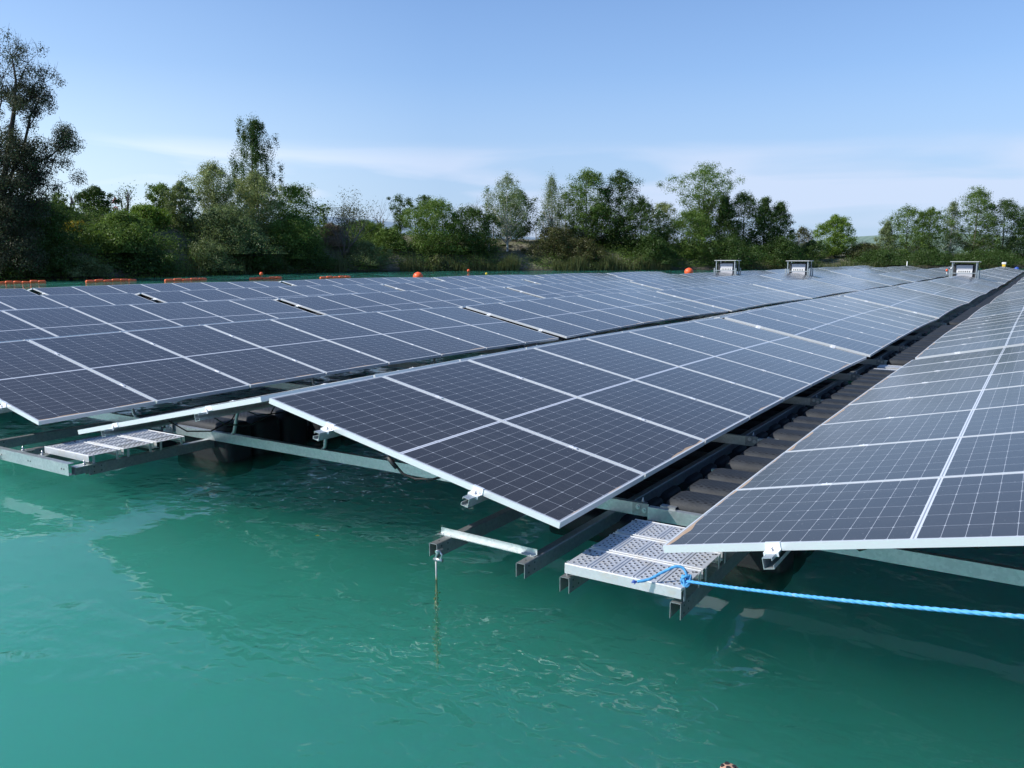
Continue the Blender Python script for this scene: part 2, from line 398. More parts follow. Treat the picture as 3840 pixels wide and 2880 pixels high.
def float_mb():
    """hollow black float: rounded block with a raised tread pattern, 0.80 long across the row, 0.375 wide"""
    mb = MB(); L_, W_, z0, z1 = .80, .325, -.16, .360
    mb.bbox(0, L_, 0, W_, z0, z1, .075, 'float_plastic')
    # a filler cap in a shallow rim, and moulded lugs on the ends
    for yy in (.08, W_ - .12): mb.bbox(-.018, .03, yy, yy + .04, .10, .16, .008, 'float_plastic')
    mb.cyl((.40, W_ / 2 + .02, z1 - .001), (.40, W_ / 2 + .02, z1 + .008), .034, 'float_plastic', 14); mb.cyl((.40, W_ / 2 + .02, z1 + .008), (.40, W_ / 2 + .02, z1 + .0095), .014, 'hole_dark', 8)
    return mb
FLOAT_ME = float_mb().mesh('float')
def float_low_mb():
    mb = MB(); mb.bbox(0, .80, 0, .325, -.16, .360, .075, 'float_plastic'); return mb
FLOATLOW_ME = float_low_mb().mesh('float')

def plank_me():
    """pressed steel walkway plank with rows of drainage holes and pressed beads, x 0..L y 0..W top z 0"""
    L_, W_, H_, t = .655, .290, .052, .002; mb = MB(); m = 'grating_steel'
    holes = []      # oval hole rows between bead pairs
    nf = 5; fw = L_ / nf
    for k in range(nf):
        cx = fw * (k + .5)
        for i, ox in enumerate((-.033, -.011, .011, .033)):
            for j in range(5): holes.append((cx + ox, .042 + j * .047 + (.018 if i % 2 else 0)))
    mb.bbox(0, L_, 0, W_, -.004, 0, .0015, m)
    mb.box(0, L_, 0, t, -H_, -.004, m); mb.box(0, L_, W_ - t, W_, -H_, -.004, m)
    mb.box(0, L_, t, .022, -H_, -H_ + t, m); mb.box(0, L_, W_ - .022, W_ - t, -H_, -H_ + t, m)
    for k in range(nf - 1):
        for dx in (-.010, .010):
            x = fw * (k + 1) + dx; mb.bbox(x - .0042, x + .0042, .02, W_ - .02, -.001, .0035, .0025, m)
    for i, (x, y) in enumerate(holes):
        mb.add([(x + r_ * math.cos(a), y + r_ * 1.55 * math.sin(a), z_) for z_, r_ in ((.0002, .0085), (.0022, .0062)) for a in [j * math.pi / 4 for j in range(8)]], [(j, (j + 1) % 8, (j + 1) % 8 + 8, j + 8) for j in range(8)], m)
        mb.add([(x + .0060 * math.cos(a), y + .0100 * math.sin(a), .0021) for a in [j * math.pi / 4 for j in range(8)]], [tuple(range(8))], 'hole_dark')
    mb.bbox(0, L_, 0, .006, -.001, .004, .0015, m); mb.bbox(0, L_, W_ - .006, W_, -.001, .004, .0015, m)
    for x in (.018, L_ - .018): mb.cyl((x, W_ - .03, 0), (x, W_ - .03, .0012), .009, 'hole_dark', 8)
    # hook plates on the ends
    for x in (-.004, L_ + .002):
        mb.box(x, x + .003, .03, .05, -.075, .002, m); mb.box(x, x + .003, W_ - .05, W_ - .03, -.075, .002, m)
    return mb.mesh('walkway_plank')
PLANK_ME = plank_me()
def hinge_me():
    """bolted hinge between two neighbouring rows, x 0..0.30"""
    mb = MB()
    mb.box(0, .115, -.006, 0, -.085, .0, 'galvanised_worn_shaded'); mb.box(.10, .20, .008, .014, -.062, -.018, 'galvanised_worn_shaded')
    mb.box(.195, .30, -.006, 0, -.085, .005, 'galvanised_worn_shaded'); mb.box(.195, .30, 0, .04, .002, .006, 'galvanised_worn_shaded')
    mb.cyl((.16, -.012, -.04), (.16, .03, -.04), .021, 'cable_black', 10)
    for x, z in ((.04, -.028), (.085, -.045), (.222, -.035), (.27, -.045)):
        mb.cyl((x, -.009, z), (x, -.006, z), .017, 'bolt_steel', 12); mb.cyl((x, -.018, z), (x, -.009, z), .009, 'bolt_steel', 6)
    mb.cyl((.065, .015, 0), (.065, .015, .035), .005, 'bolt_steel', 8); mb.cyl((.065, .015, .006), (.065, .015, .014), .011, 'bolt_steel', 6)
    mb.cyl((.16, -.014, -.04), (.16, -.008, -.04), .013, 'bolt_steel', 6)
    return mb.mesh('row_hinge')
HINGE_ME = hinge_me()
_cache = {}
def cached(key, fn):
    if key not in _cache: _cache[key] = fn()
    return _cache[key]

ROWN = {-1: 'right edge row', 0: 'row left of the black floats', 1: 'second row left of the floats', 2: 'third row left of the floats', 3: 'fourth row left of the floats', 4: 'short leftmost row'}
ORD = ['nearest', 'second', 'third', 'fourth', 'fifth', 'sixth', 'seventh', 'eighth', 'ninth', 'tenth', 'eleventh', 'farthest']
rnd = random.Random(5)
def make_table(n, k):
    """unit n across, table k along: two slopes of eight panels on two banks of floats"""
    X0 = -PITCH * n if n >= 0 else 5.150; ys = (-.051 if n < 0 else (.003 if n > 0 else 0)); Y0 = ys + BLK * k + (.55 if k > 5 else 0)
    za, zb = zprof(Y0), zprof(Y0 + 9.2)
    lift = .010 * n if n > 0 else 0
    j = rnd.uniform(-.012, .012) if k > 1 else 0
    root = empty('floating_solar_table', (X0, Y0, za + lift + j), (math.atan2(zb - za, 9.2), 0, 0))
    root['label'] = f"{ORD[k]} solar panel table of the {ROWN[n]}"
    root['category'] = 'solar table'; root['group'] = 'floating solar tables moored in rows'
    if k == 5 and n == 4: root['label'] = 'farthest solar panel table of the short leftmost row'
    arch = lambda y: (.034 if k < 2 else .045) * 4 * (y / 9.21) * (1 - y / 9.21)
    near = k <= 1
    sides = []
    if n >= 0: sides.append('A')
    elif k < 2: sides.append('A')
    sides.append('B')
    for sd_ in sides:
        for i in range(8):
            y0 = i * PS; a0, a1 = arch(y0), arch(y0 + PW)
            dz = math.atan2(a1 - a0, PW)
            if sd_ == 'B' and n < 0 or sd_ == 'B':
                base = Vector((-2 * LC - RG, y0, a0)); rot = Matrix.Rotation(dz, 4, 'X') @ Matrix.Rotation(-TILT, 4, 'Y')
            else:      # A slope: low edge at x = 0, runs up to -x
                base = Vector((0, y0 + PW, a1)); rot = Matrix.Rotation(dz, 4, 'X') @ Matrix.Rotation(math.pi, 4, 'Z') @ Matrix.Rotation(-TILT, 4, 'Y')
            M4 = Matrix.Translation(base) @ rot @ Matrix.Rotation(rnd.uniform(-.0022, .0022), 4, 'X')
            if k <= 2 and (n in (-1, 0, 1)) and not (sd_ == 'A' and n < 0):
                p = link('solar_panel', FRAME_ME, root); p.matrix_local = M4; link('glass', GLASS_ME, p)
            else:
                p = link('solar_panel', PANEL_ME, root); p.matrix_local = M4
    # rails with near-end clamps
    for sd_ in sides:
        for d in (.5455, 1.716):
            def mk(sd_=sd_):
                mb = MB(); r = rail_mb(-.115 if near else -.06, 9.235)
                return r.mesh('rail')
            me = cached(('rail', near), mk)
            a = -TILT if sd_ == 'B' else TILT
            x = (-2 * LC - RG + d * CT) if sd_ == 'B' else -d * CT
            if n >= 1 and k > 3: continue
            o = link('rail', me, root, (x, 0, d * ST), (0, a, 0))
            if sd_ == 'A': o.scale = (-1, 1, 1)
            link('end_clamp', CLAMP_ME, root, (x, 0, d * ST), (0, a, 0))
            if k <= 1 and n <= 1:
                for i in range(1, 8): link('mid_clamp', MIDC_ME, root, (x, i * PS, d * ST + arch(i * PS)), (0, a, 0))
    if k == 0 and n in (-1, 0, 1):      # sagging string cables under the near panels
        for x0, d0, s_ in ((-2 * LC - RG, .8, 1), (-2 * LC - RG, 1.3, 1)) + (((0, .9, -1),) if n >= 0 else ()):
            mb = MB(); xx = x0 + s_ * d0 * CT; zz = d0 * ST - FH - .02
            mb.tube([(xx, .30, zz), (xx + .06, .42, zz - .10), (xx + .10, .62, zz - .13), (xx + .08, .85, zz - .08), (xx, 1.0, zz), (xx - .05, 1.25, zz - .11), (xx, 1.5, zz - .12), (xx + .02, 1.8, zz)], .006, 'cable_black', 6)
            mb.build('cable', root)
    # beams
    bx = [-PITCH + .057, -PITCH + .684, -.866, -.252]
    if n < 0: bx = [-5.15 + .057, -5.15 + .684]
    for x in bx:
        if n >= 1 and k > 4: continue
        short = n < 0 and x < -5
        if short and k: continue
        me = cached(('beam', k == 0, short), lambda: (beam_mb(0 if k == 0 else -.25, 1.24 if short else 9.21, holes=k == 0)).mesh('beam'))
        link('beam', me, root, (x, 0, 0))
    if n >= 2 and k > 2: return root
    # cross beams and legs
    full_x = (-PITCH + .03, -.01) if n >= 0 else (-5.15 + .03, .0)
    nb = 4
    for c, yc in enumerate((1.18, 3.67, 6.18, 8.60)):
        if k > 5: break
        def mk():
            mb = MB(); cchan(mb, full_x[0], full_x[1], 0, -.195, .085, .045, 'galvanised'); return mb.mesh('cross_beam')
        cb = link('cross_beam', cached(('cb', n < 0), mk), root, (0, yc, 0))
        if k <= 1:
            for s_, xo in ((1, 0), (-1, -2 * LC - RG)):
                if n < 0 and s_ > 0: continue
                for d in (.5455, 1.716):
                    def mkl():
                        mb = MB(); z0 = -.20; zt = d * ST - FH - .05
                        mb.tube([(s_ * .10, .020, z0), (s_ * .07, .020, z0 + .03), (s_ * .02, .020, zt - .03), (0, .020, zt)], .016, 'galvanised', 6)
                        mb.box(-.03, .03, 0, .04, zt - .004, zt + .002, 'galvanised'); return mb.mesh('support_leg')
                    link('support_leg', cached(('leg', s_, d), mkl), root, (xo - s_ * d * CT, yc, 0))
        if k <= 2 or n in (0, -1) and k <= 4: link('row_hinge', HINGE_ME, root, (-.09 if n >= 0 else -.0, yc - .02, -.185)) if n >= 0 else None
    # short ties and floats in the banks
    showB = n <= 0 and k <= 7 or k <= 0
    banks = []
    zf = -.5 + .0
    lx = -PITCH if n >= 0 else -5.15
    if n < 0: banks.append(lx + .10)
    elif k <= 1: banks += [lx + .10]
    if n >= 0 and k <= 1: banks.append(-.80)
    start = 1.24 if k == 0 else .90
    for bxx in banks:
        y = start; c = 0; ties = []
        while y < 8.75:
            detailed = n < 0 and k <= 2
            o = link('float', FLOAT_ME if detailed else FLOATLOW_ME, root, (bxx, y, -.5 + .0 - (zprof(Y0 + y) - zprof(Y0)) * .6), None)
            if bxx == -.80: o.scale = (.80, 1, .42)
            c += 1; y += .365
            if c % 3 == 0:
                if not any(abs(y - .02 - q) < .3 for q in (3.67, 6.18, 8.60)): ties.append(y)
                y += .13
    if n < 0 or k == 0:
        def mkt():
            mb = MB(); cchan(mb, .03, .72, -.02, -.205, .075, .035, 'galvanised'); return mb.mesh('cross_tie')
        for yy in (2.44, 4.92, 7.40): link('cross_tie', cached('tie', mkt), root, (lx, yy, 0))
    # walkway planks
    if (n < 0 and k <= 8) or (n == 0 and k <= 2) or (n >= 1 and k == 0):
        yy = (.005, .318, .635) if k == 0 else (-.50, -.17, .35)
        for y in yy: link('walkway_plank', PLANK_ME, root, (lx + .055, y, -.205))
    return root
for n in (-1, 0, 1, 2, 3, 4):
    for k in range(12 if n < 4 else 6): make_table(n, k)

# ------------------------------------------------------------------ far bank
def leafmat(name, a, b, trans=.35, rough=.6):
    t = NT(name); at_ = t.node('ShaderNodeAttribute', attribute_name='tone').outputs['Fac']
    n = t.noise(t.pos(), .55, 3, .6)
    f = t.math('MULTIPLY_ADD', n, .6, t.math('MULTIPLY_ADD', at_, .7, -.15))
    c = t.mix(f, a, b)
    d = t.node('ShaderNodeBsdfDiffuse', {'Color': c}); tl = t.node('ShaderNodeBsdfTranslucent', {'Color': t.mix(.35, c, (b[0] * 1.2, b[1] * 1.3, b[2] * .6))})
    g = t.node('ShaderNodeBsdfGlossy', {'Color': (.5, .5, .5, 1), 'Roughness': .45})
    m1 = t.node('ShaderNodeMixShader', {0: trans, 1: d.outputs[0], 2: tl.outputs[0]}); m2 = t.node('ShaderNodeMixShader', {0: .03, 1: m1.outputs[0], 2: g.outputs[0]})
    t.l.new(m2.outputs[0], t.out.inputs[0])
leafmat('leaf_dark', (.022, .050, .013), (.082, .140, .030))
leafmat('leaf_mid', (.046, .090, .018), (.160, .245, .048))
leafmat('leaf_bright', (.065, .120, .016), (.19, .29, .04))
leafmat('leaf_willow', (.085, .115, .040), (.33, .38, .16))
leafmat('leaf_birch', (.075, .105, .040), (.27, .33, .16))
leafmat('leaf_grey', (.055, .082, .028), (.21, .27, .11))
leafmat('leaf_olive', (.040, .048, .016), (.120, .125, .045))
leafmat('leaf_dry', (.090, .070, .045), (.300, .245, .190))
leafmat('leaf_yellow', (.16, .13, .015), (.42, .33, .04))
leafmat('reed', (.045, .065, .022), (.16, .18, .07))
leafmat('reed_plume', (.20, .17, .14), (.42, .36, .32))
plain('bark_dark', (.035, .028, .022), .9, 0, .3, 4)
plain('bark_grey', (.13, .115, .10), .9, 0, .3, 4)
plain('bark_bare', (.17, .14, .13), .9, 0, .2, 4)
t = NT('bark_birch'); n = t.noise(t.mapping(t.obj(), (1, 1, .25)), 7, 4, .7)
t.bsdf(Base_Color=t.mix(t.ramp(n, [(.50, (0, 0, 0)), (.60, (1, 1, 1))]), (.62, .60, .56), (.06, .05, .05)), Roughness=.8)
t = NT('bank_soil'); P = t.pos(); n = t.noise(P, .22, 5, .65); n2 = t.noise(P, 2.2, 4, .7); z_ = t.xyz(P)[2]
c = t.mix(t.ramp(n, [(.40, (0, 0, 0)), (.60, (1, 1, 1))]), (.085, .105, .035), (.27, .235, .19)); c = t.mix(t.math('MULTIPLY', n2, .6), c, (.05, .055, .025))
c = t.mix(t.ramp(z_, [(.0, (1, 1, 1)), (.5, (0, 0, 0))]), c, (.03, .03, .022))
t.bsdf(Base_Color=c, Roughness=.95, Normal=t.bump(n2, .8, .3))

SH = [(-900, 58), (-300, 62), (0, 66), (300, 70), (650, 79), (1000, 92), (1350, 101), (1700, 108), (2100, 111), (2450, 113), (3100, 121), (3750, 127), (4300, 131), (5200, 140)]
HB = [(-900, 6), (600, 6), (1200, 5.4), (1500, 4.8), (1900, 4.1), (2400, 3.8), (2800, 3.0), (3100, 2.0), (3400, 1.5), (5200, 1.5)]
interp = lambda T, x: float(np.interp(x, [a for a, b in T], [b for a, b in T]))
OFF = [(-16, -4, 0), (-3, -.8, 0), (0, -.02, 0), (.8, .25, 0), (3, 0, .36), (6, 0, .66), (10, 0, .92), (15, .1, 1), (26, .2, 1), (60, .3, 1), (160, 1.0, 1), (600, 2, 1), (2600, 3, .6)]
def ground_z(px, off):
    H = interp(HB, px); return float(np.interp(off, [o[0] for o in OFF], [o[1] + o[2] * H for o in OFF]))
def bank(px, off):
    """a point on the far bank: photo column and metres behind the waterline"""
    p = at(px, interp(SH, px) + off); p.z = ground_z(px, off); return p
rt_ = random.Random(11)
mb = MB(); cols = list(range(-900, 5201, 50)); offs = [-16, -3, 0, .8, 1.8, 3, 4.5, 6, 8, 10, 12.5, 15, 20, 26, 40, 60, 100, 160, 350, 600, 1300, 2600]
for px in cols:
    for of in offs:
        p = bank(px, of + (rt_.uniform(-.3, .3) if 0 < of < 20 else 0)); p.z += rt_.uniform(-.22, .22) if of > 1 else 0
        mb.v.append(tuple(p))
no = len(offs)
for i in range(len(cols) - 1):
    for k in range(no - 1): mb.face([i * no + k, (i + 1) * no + k, (i + 1) * no + k + 1, i * no + k + 1], 'bank_soil', True)
struct(mb.build('far_bank'))

def cards(name, P, N, S, tone, mat, parent=None, asp=.62, loc=None):
    """many leaf-sized quads: positions, normals, sizes"""
    n = len(P); N = N / (np.linalg.norm(N, axis=1, keepdims=True) + 1e-9)
    rs = np.random.RandomState(n); A = rs.normal(size=(n, 3)); U = np.cross(N, A); U /= (np.linalg.norm(U, axis=1, keepdims=True) + 1e-9); V = np.cross(N, U)
    s = S[:, None] * .5
    vv = np.empty((n, 4, 3)); vv[:, 0] = P - U * s; vv[:, 1] = P - V * s * asp; vv[:, 2] = P + U * s; vv[:, 3] = P + V * s * asp
    me = bpy.data.meshes.new(name); me.vertices.add(n * 4); me.vertices.foreach_set('co', vv.astype(np.float32).ravel())
    me.loops.add(n * 4); me.loops.foreach_set('vertex_index', np.arange(n * 4, dtype=np.int32)); me.polygons.add(n); me.polygons.foreach_set('loop_start', np.arange(0, n * 4, 4, dtype=np.int32))
    a = me.attributes.new('tone', 'FLOAT', 'FACE'); a.data.foreach_set('value', tone.astype(np.float32))
    me.materials.append(MATS[mat]); me.update(calc_edges=True)
    return link(name, me, parent, loc)

SHAPES = {'oval': lambda t: math.sin(math.pi * min(1, max(.02, t * .92 + .08))) ** .55,
          'round': lambda t: math.sqrt(max(.03, 1 - (2 * t - 1) ** 2)),
          'cone': lambda t: (1 - t) ** .8 * .98 + .10 if t > .12 else .7,
          'column': lambda t: .75 + .25 * math.sin(t * 7) if t < .8 else .95 * (1.05 - t) / .25,
          'top': lambda t: .45 + .55 * t if t < .7 else math.sqrt(max(.02, 1 - ((t - .7) / .3) ** 2)),
          'dome': lambda t: math.sqrt(max(.02, 1 - t * t)),
          'fan': lambda t: .35 + .65 * t if t < .75 else max(.1, (1.03 - t) / .28)}
def tree(name, label, px, off, top, w, shape='oval', leaf='leaf_mid', bark='bark_dark', n=5500, size=.2, base=.25, K=60, weep=0., cat='tree', group=None, seed=0, lumps=.22, trunk=.15, spread=.25, lean=0., limbs=.35, depthk=1., dens=3.0):
    """px/top/w in photo pixels fix where it stands and how big it is; all metres from there on"""
    rs = np.random.RandomState(seed + int(px)); D = interp(SH, px) + off; g = bank(px, off)
    H = at(px, D, py=top).z - g.z; W = w * D / FPX / 2
    root = empty(name, g); tag(root, label, cat, group)
    zc = H * base; Hc = H - zc; f = SHAPES[shape]
    ph = rs.uniform(0, 6.28, 6)
    cl = []; K = int(K * 1.5); n = int(n * dens); size *= .78; Wc = W * (1.22 if px > 1500 else 1.12); zc *= .62 if cat == 'tree' else 1; Hc = H - zc
    for i in range(K):
        tt = (i + rs.uniform()) / K; a = rs.uniform(0, 2 * math.pi)
        rr = f(tt) * Wc * (rs.uniform() ** .5) * (1 + lumps * math.sin(3 * a + ph[0] + 5 * tt) + lumps * .6 * math.sin(7 * tt + ph[1]) )
        cl.append((rr * math.cos(a) + lean * tt * W, rr * math.sin(a) * depthk, zc + tt * Hc * .97 + rs.normal() * .02 * Hc))
    cl = np.array(cl); top_i = cl[:, 2] > H; cl[top_i, 2] = H - .1
    rc = spread * max(W, Hc * .35) * rs.uniform(.5, 1.4, K); tone_c = rs.uniform(0, 1, K)
    ci = rs.randint(0, K, n); d = rs.normal(size=(n, 3)); d /= np.linalg.norm(d, axis=1, keepdims=True); r = rs.uniform(size=(n, 1)) ** .6
    off_ = d * r * rc[ci][:, None] * np.array([1.1, 1.1, .8 + weep * .9])
    if weep: off_[:, 2] -= np.abs(rs.normal(size=n)) * weep * rc[ci] * 1.3
    P = cl[ci] + off_
    m_ = int(n * .30); tt = rs.uniform(0, 1, m_); fv = np.array([f(q) for q in tt]) * Wc * .85 * rs.uniform(0, 1, m_) ** .5; aa = rs.uniform(0, 6.283, m_)
    P[:m_, 0] = fv * np.cos(aa) + lean * tt * W; P[:m_, 1] = fv * np.sin(aa) * depthk; P[:m_, 2] = zc + tt * Hc * .93
    P[:, 2] = np.maximum(P[:, 2], .05)
    N = d * 1.0 + rs.normal(size=(n, 3)) * .32 + np.array([0, 0, .35])
    cards('crown', P, N, size * rs.uniform(.6, 1.35, n), tone_c[ci] * .8 + rs.uniform(0, .2, n), leaf, root)
    mb = MB(); r0 = trunk * max(.5, H / 9)
    tp = [(lean * W * (q ** 1.5) * .6 + .10 * math.sin(3 * q + ph[2]) * H * .05, .06 * H * .1 * math.sin(4 * q + ph[3]), q * H * .90) for q in (0, .12, .25, .4, .55, .7, .85, 1)]
    mb.tube([(0, 0, -.4)] + tp, [r0 * 1.35] + [r0 * (1 - .88 * q) for q in (0, .12, .25, .4, .55, .7, .85, 1)], bark, 7)
    for i in range(int(K * limbs)):
        c = cl[i]; q = max(.08, min(.85, (c[2] / H) * .72 - .04)); b = Vector(tp[min(7, int(q * 7))]).lerp(Vector(tp[min(7, int(q * 7) + 1)]), q * 7 % 1)
        e = Vector(c); m_ = b.lerp(e, .5) + Vector((0, 0, -.06 * (e - b).length + .0)); rb = r0 * (1 - .88 * q) * .42
        mb.tube([b, m_, e], [rb, rb * .6, max(.008, rb * .2)], bark, 5)
    mb.build('trunk', root)
    return root
def bare(name, label, px, off, top, w, n=5, levels=4, bark='bark_bare', leafn=0, leaf='leaf_olive', seed=0, cat='bare tree', group=None, trunk=.12, up=.75, lean=0.):
    rs = random.Random(seed + px); D = interp(SH, px) + off; g = bank(px, off); H = at(px, D, py=top).z - g.z; W = w * D / FPX / 2
    root = empty(name, g); tag(root, label, cat, group); mb = MB(); tips = []
    def br(p, d, L, r, lv):
        pts = [p]; q = p.copy(); dd = d.copy()
        for i in range(4):
            dd = (dd + Vector((rs.uniform(-.22, .22), rs.uniform(-.22, .22), rs.uniform(-.04, .16)))).normalized(); q = q + dd * L / 4; pts.append(q.copy())
        mb.tube(pts, [r, r * .85, r * .7, r * .55, r * .4], bark, 5 if lv > 1 else 3)
        if lv == 0: tips.append(q); return
        for k in range(rs.choice((2, 3, 3))):
            s_ = pts[rs.choice((2, 3, 4))]; a = rs.uniform(0, 6.28); sp = rs.uniform(.35, .8)
            nd = (dd + Vector((math.cos(a) * sp, math.sin(a) * sp, rs.uniform(-.05, .25)))).normalized()
            br(s_, nd, L * rs.uniform(.58, .8), r * .5, lv - 1)
    for k in range(n):
        a = rs.uniform(0, 6.28); h = W / max(H, .1) * rs.uniform(.3, 1.1)
        d = Vector((math.cos(a) * h + lean, math.sin(a) * h, up)).normalized(); br(Vector((rs.uniform(-.1, .1), rs.uniform(-.1, .1), -.2)), d, H * rs.uniform(.36, .46), trunk * rs.uniform(.6, 1), levels - 1)
    zt = max(t_.z for t_ in tips) or 1; k = H / zt
    mb.v = [(x, y, z * k) for x, y, z in mb.v]; mb.build('branches', root)
    if leafn:
        r2 = np.random.RandomState(seed); T = np.array([[t_.x, t_.y, t_.z * k] for t_ in tips]); ci = r2.randint(0, len(T), leafn); P = T[ci] + r2.normal(size=(leafn, 3)) * .35
        cards('leaves', P, r2.normal(size=(leafn, 3)), .17 * r2.uniform(.6, 1.2, leafn), r2.uniform(0, 1, leafn), leaf, root)
    return root

G1, G2, G3 = 'trees on the far bank', 'shrubs along the waterline', 'leafless trees on the far bank'
T = tree
# left end: tall open tree with dark limbs, cut by the left edge
def big_left():
    rs = np.random.RandomState(3); r = random.Random(8); px, off = -30, 1.0; D = interp(SH, px) + off; g = bank(px, off)
    root = empty('poplar_tree', g); tag(root, 'tall dark open-crowned poplar with bare twig ends at the left edge', 'tree', G1)
    mb = MB(); cl = []
    X = Vector((math.cos(YAW), math.sin(YAW), 0)); Yd = Vector((-math.sin(YAW), math.cos(YAW), 0))
    def pt(pxx, pyy, dy=0):
        q = at(pxx, D + dy, py=pyy) ; return q - g
    limbs = [([(-20, 1040), (5, 860), (10, 720), (30, 560), (50, 440), (55, 380), (60, 300), (45, 215)], .30),
             ([(40, 480), (52, 400), (62, 330), (88, 270), (105, 235)], .11), ([(50, 420), (70, 380), (120, 372), (150, 330), (165, 310)], .09),
             ([(8, 740), (50, 640), (80, 590), (105, 480), (115, 430), (135, 400), (150, 370)], .16), ([(105, 480), (130, 440), (150, 425)], .06),
             ([(5, 820), (55, 680), (95, 640), (140, 605), (180, 592), (215, 565), (245, 552)], .17), ([(60, 690), (110, 700), (145, 660), (165, 620)], .10),
             ([(-10, 700), (-40, 560), (-50, 420), (-30, 300)], .18), ([(-30, 640), (-100, 520), (-140, 400)], .15), ([(10, 620), (-20, 480), (5, 380), (8, 290)], .12),
             ([(10, 900), (80, 800), (140, 760), (180, 700)], .12), ([(-20, 900), (-120, 760), (-190, 640)], .14)]
    for L_, rr in limbs:
        k = len(L_); dy = r.uniform(-2, 2); pts = [pt(x, y, dy * i / k) for i, (x, y) in enumerate(L_)]
        mb.tube(pts, [rr * (1 - .85 * i / (k - 1)) for i in range(k)], 'bark_dark', 7)
        for i in range(1, k):
            m_ = 3 if i < k - 1 else 5
            for _ in range(m_):
                e = pts[i] + Vector((r.gauss(0, .6), r.gauss(0, .9), r.uniform(.1, 1.3))); mid = pts[i].lerp(e, .5) + Vector((r.gauss(0, .15), 0, -.1))
                mb.tube([pts[i], mid, e], [.03, .02, .008], 'bark_dark', 4)
                for _ in range(3):
                    e2 = e + Vector((r.gauss(0, .35), r.gauss(0, .35), r.uniform(.3, 1.1))); mb.tube([mid.lerp(e, .6), e.lerp(e2, .5) + Vector((r.gauss(0, .1), 0, 0)), e2], [.012, .009, .006], 'bark_dark', 3)
                hz = e.z
                cl.append((e.x, e.y, e.z, .80 if hz < 11 else .66, (1.6 if hz < 11 else .9 if hz < 14 else .4)))
    for i_ in range(430):      # dense lower crown
        q = pt(r.uniform(-240, 165 if i_ % 2 else 100), r.uniform(500, 1010), r.uniform(-3, 3))
        if q.x * X.x + q.y * X.y > 4.6 - .0 * q.z: continue
        if q.z > 8 and r.random() < .45: continue
        cl.append((q.x, q.y, q.z, .85, 1.))
    cl = np.array(cl); n = 170000; pr_ = cl[:, 4] / cl[:, 4].sum(); ci = rs.choice(len(cl), n, p=pr_)
    d = rs.normal(size=(n, 3)); d /= np.linalg.norm(d, axis=1, keepdims=True)
    P = cl[ci, :3] + d * (rs.uniform(size=(n, 1)) ** .5) * cl[ci, 3][:, None]
    cards('crown', P, d * 1.0 + rs.normal(size=(n, 3)) * .35 + [0, 0, .3], .12 * rs.uniform(.6, 1.3, n), rs.uniform(0, 1, n), 'leaf_grey2' if 'leaf_grey2' in MATS else 'leaf_dark', root)
    mb.build('trunk', root)
leafmat('leaf_grey2', (.020, .030, .016), (.085, .095, .055))
big_left()
T('broadleaf_tree', 'dark spreading tree low behind the tall poplar at the left edge', 130, 3, 745, 330, 'dome', 'leaf_dark', n=9000, base=.1, K=80, group=G1)
T('small_tree', 'small thin tree with open top between two fence posts on the bank', 237, 15, 722, 85, 'top', 'leaf_mid', n=900, size=.16, base=.35, K=22, group=G1)
T('round_tree', 'dark rounded tree on the bank crest just left of the road signs', 368, 13, 702, 130, 'round', 'leaf_dark', n=3000, base=.15, K=36, group=G1)
bare('bare_tree', 'small bare tree with forked twigs on the bank left of the rounded tree', 282, 15, 702, 60, 4, 4, seed=1, group=G3)
bare('bare_tree', 'bare pale tree just right of the triangular road sign', 480, 14, 700, 80, 5, 4, seed=5, leafn=250, leaf='leaf_mid', group=G3)
T('young_tree', 'yellow-green leafy bush-like tree right of the road signs', 565, 8, 770, 150, 'oval', 'leaf_bright', n=4200, base=.08, K=50, group=G1)
T('broadleaf_tree', 'mid green tree with flat crown behind the first grey willow', 622, 13, 690, 130, 'top', 'leaf_mid', n=2600, base=.3, K=34, group=G1)
T('willow_tree', 'grey-green open willow at the left of the willow group', 690, 7, 680, 150, 'fan', 'leaf_grey', n=5000, base=.15, K=60, weep=.15, group=G1, spread=.2)
T('willow_tree', 'tall pale willow with fine upright stems left of the leaning birch', 815, 7, 605, 200, 'fan', 'leaf_willow', n=8500, size=.17, base=.18, K=80, weep=.2, bark='bark_dark', group=G1, limbs=.8)
T('willow_tree', 'pale round-headed willow directly below the tall weeping birch', 975, 5, 645, 190, 'round', 'leaf_willow', n=8500, base=.25, K=80, weep=.2, group=G1)
T('willow_tree', 'broad dusky willow filling the bank under the pale willows', 850, 3, 775, 330, 'dome', 'leaf_grey', n=13000, base=.03, K=110, group=G1)
T('weeping_birch', 'tall narrow drooping birch rising highest above the willows', 955, 9, 432, 170, 'oval', 'leaf_dark', n=9500, size=.18, base=.38, K=60, weep=.8, bark='bark_grey', group=G1, lean=.35, lumps=.4, spread=.17)
T('maple_tree', 'fresh green tree standing right of the willows', 1115, 7, 690, 190, 'oval', 'leaf_bright', n=5200, base=.18, K=60, group=G1, limbs=.7)
T('maple_tree', 'dull green tree low in front of the fresh green tree', 1100, 2.5, 800, 250, 'dome', 'leaf_mid', n=8000, base=.03, K=80, group=G1)
T('small_tree', 'small tree on the skyline between the fresh green tree and the leafless one', 1218, 17, 765, 55, 'top', 'leaf_mid', n=700, base=.3, K=18, group=G1)
T('dry_shrub', 'brown dry shrub on the slope beside the leafless tree', 1245, 8, 838, 100, 'dome', 'leaf_dry', n=2600, size=.16, base=.02, K=40, cat='shrub', group=G2)
T('dry_shrub', 'pale pinkish dry shrub on the sandy slope below the brown one', 1240, 5, 890, 130, 'dome', 'leaf_dry', n=2400, size=.14, base=.02, K=40, cat='shrub', group=G2)
bare('dead_tree', 'large leafless many-stemmed tree leaning over the water', 1290, 3, 712, 250, 8, 5, bark='bark_grey', leafn=2600, seed=21, group=G3, trunk=.17, lean=.12)
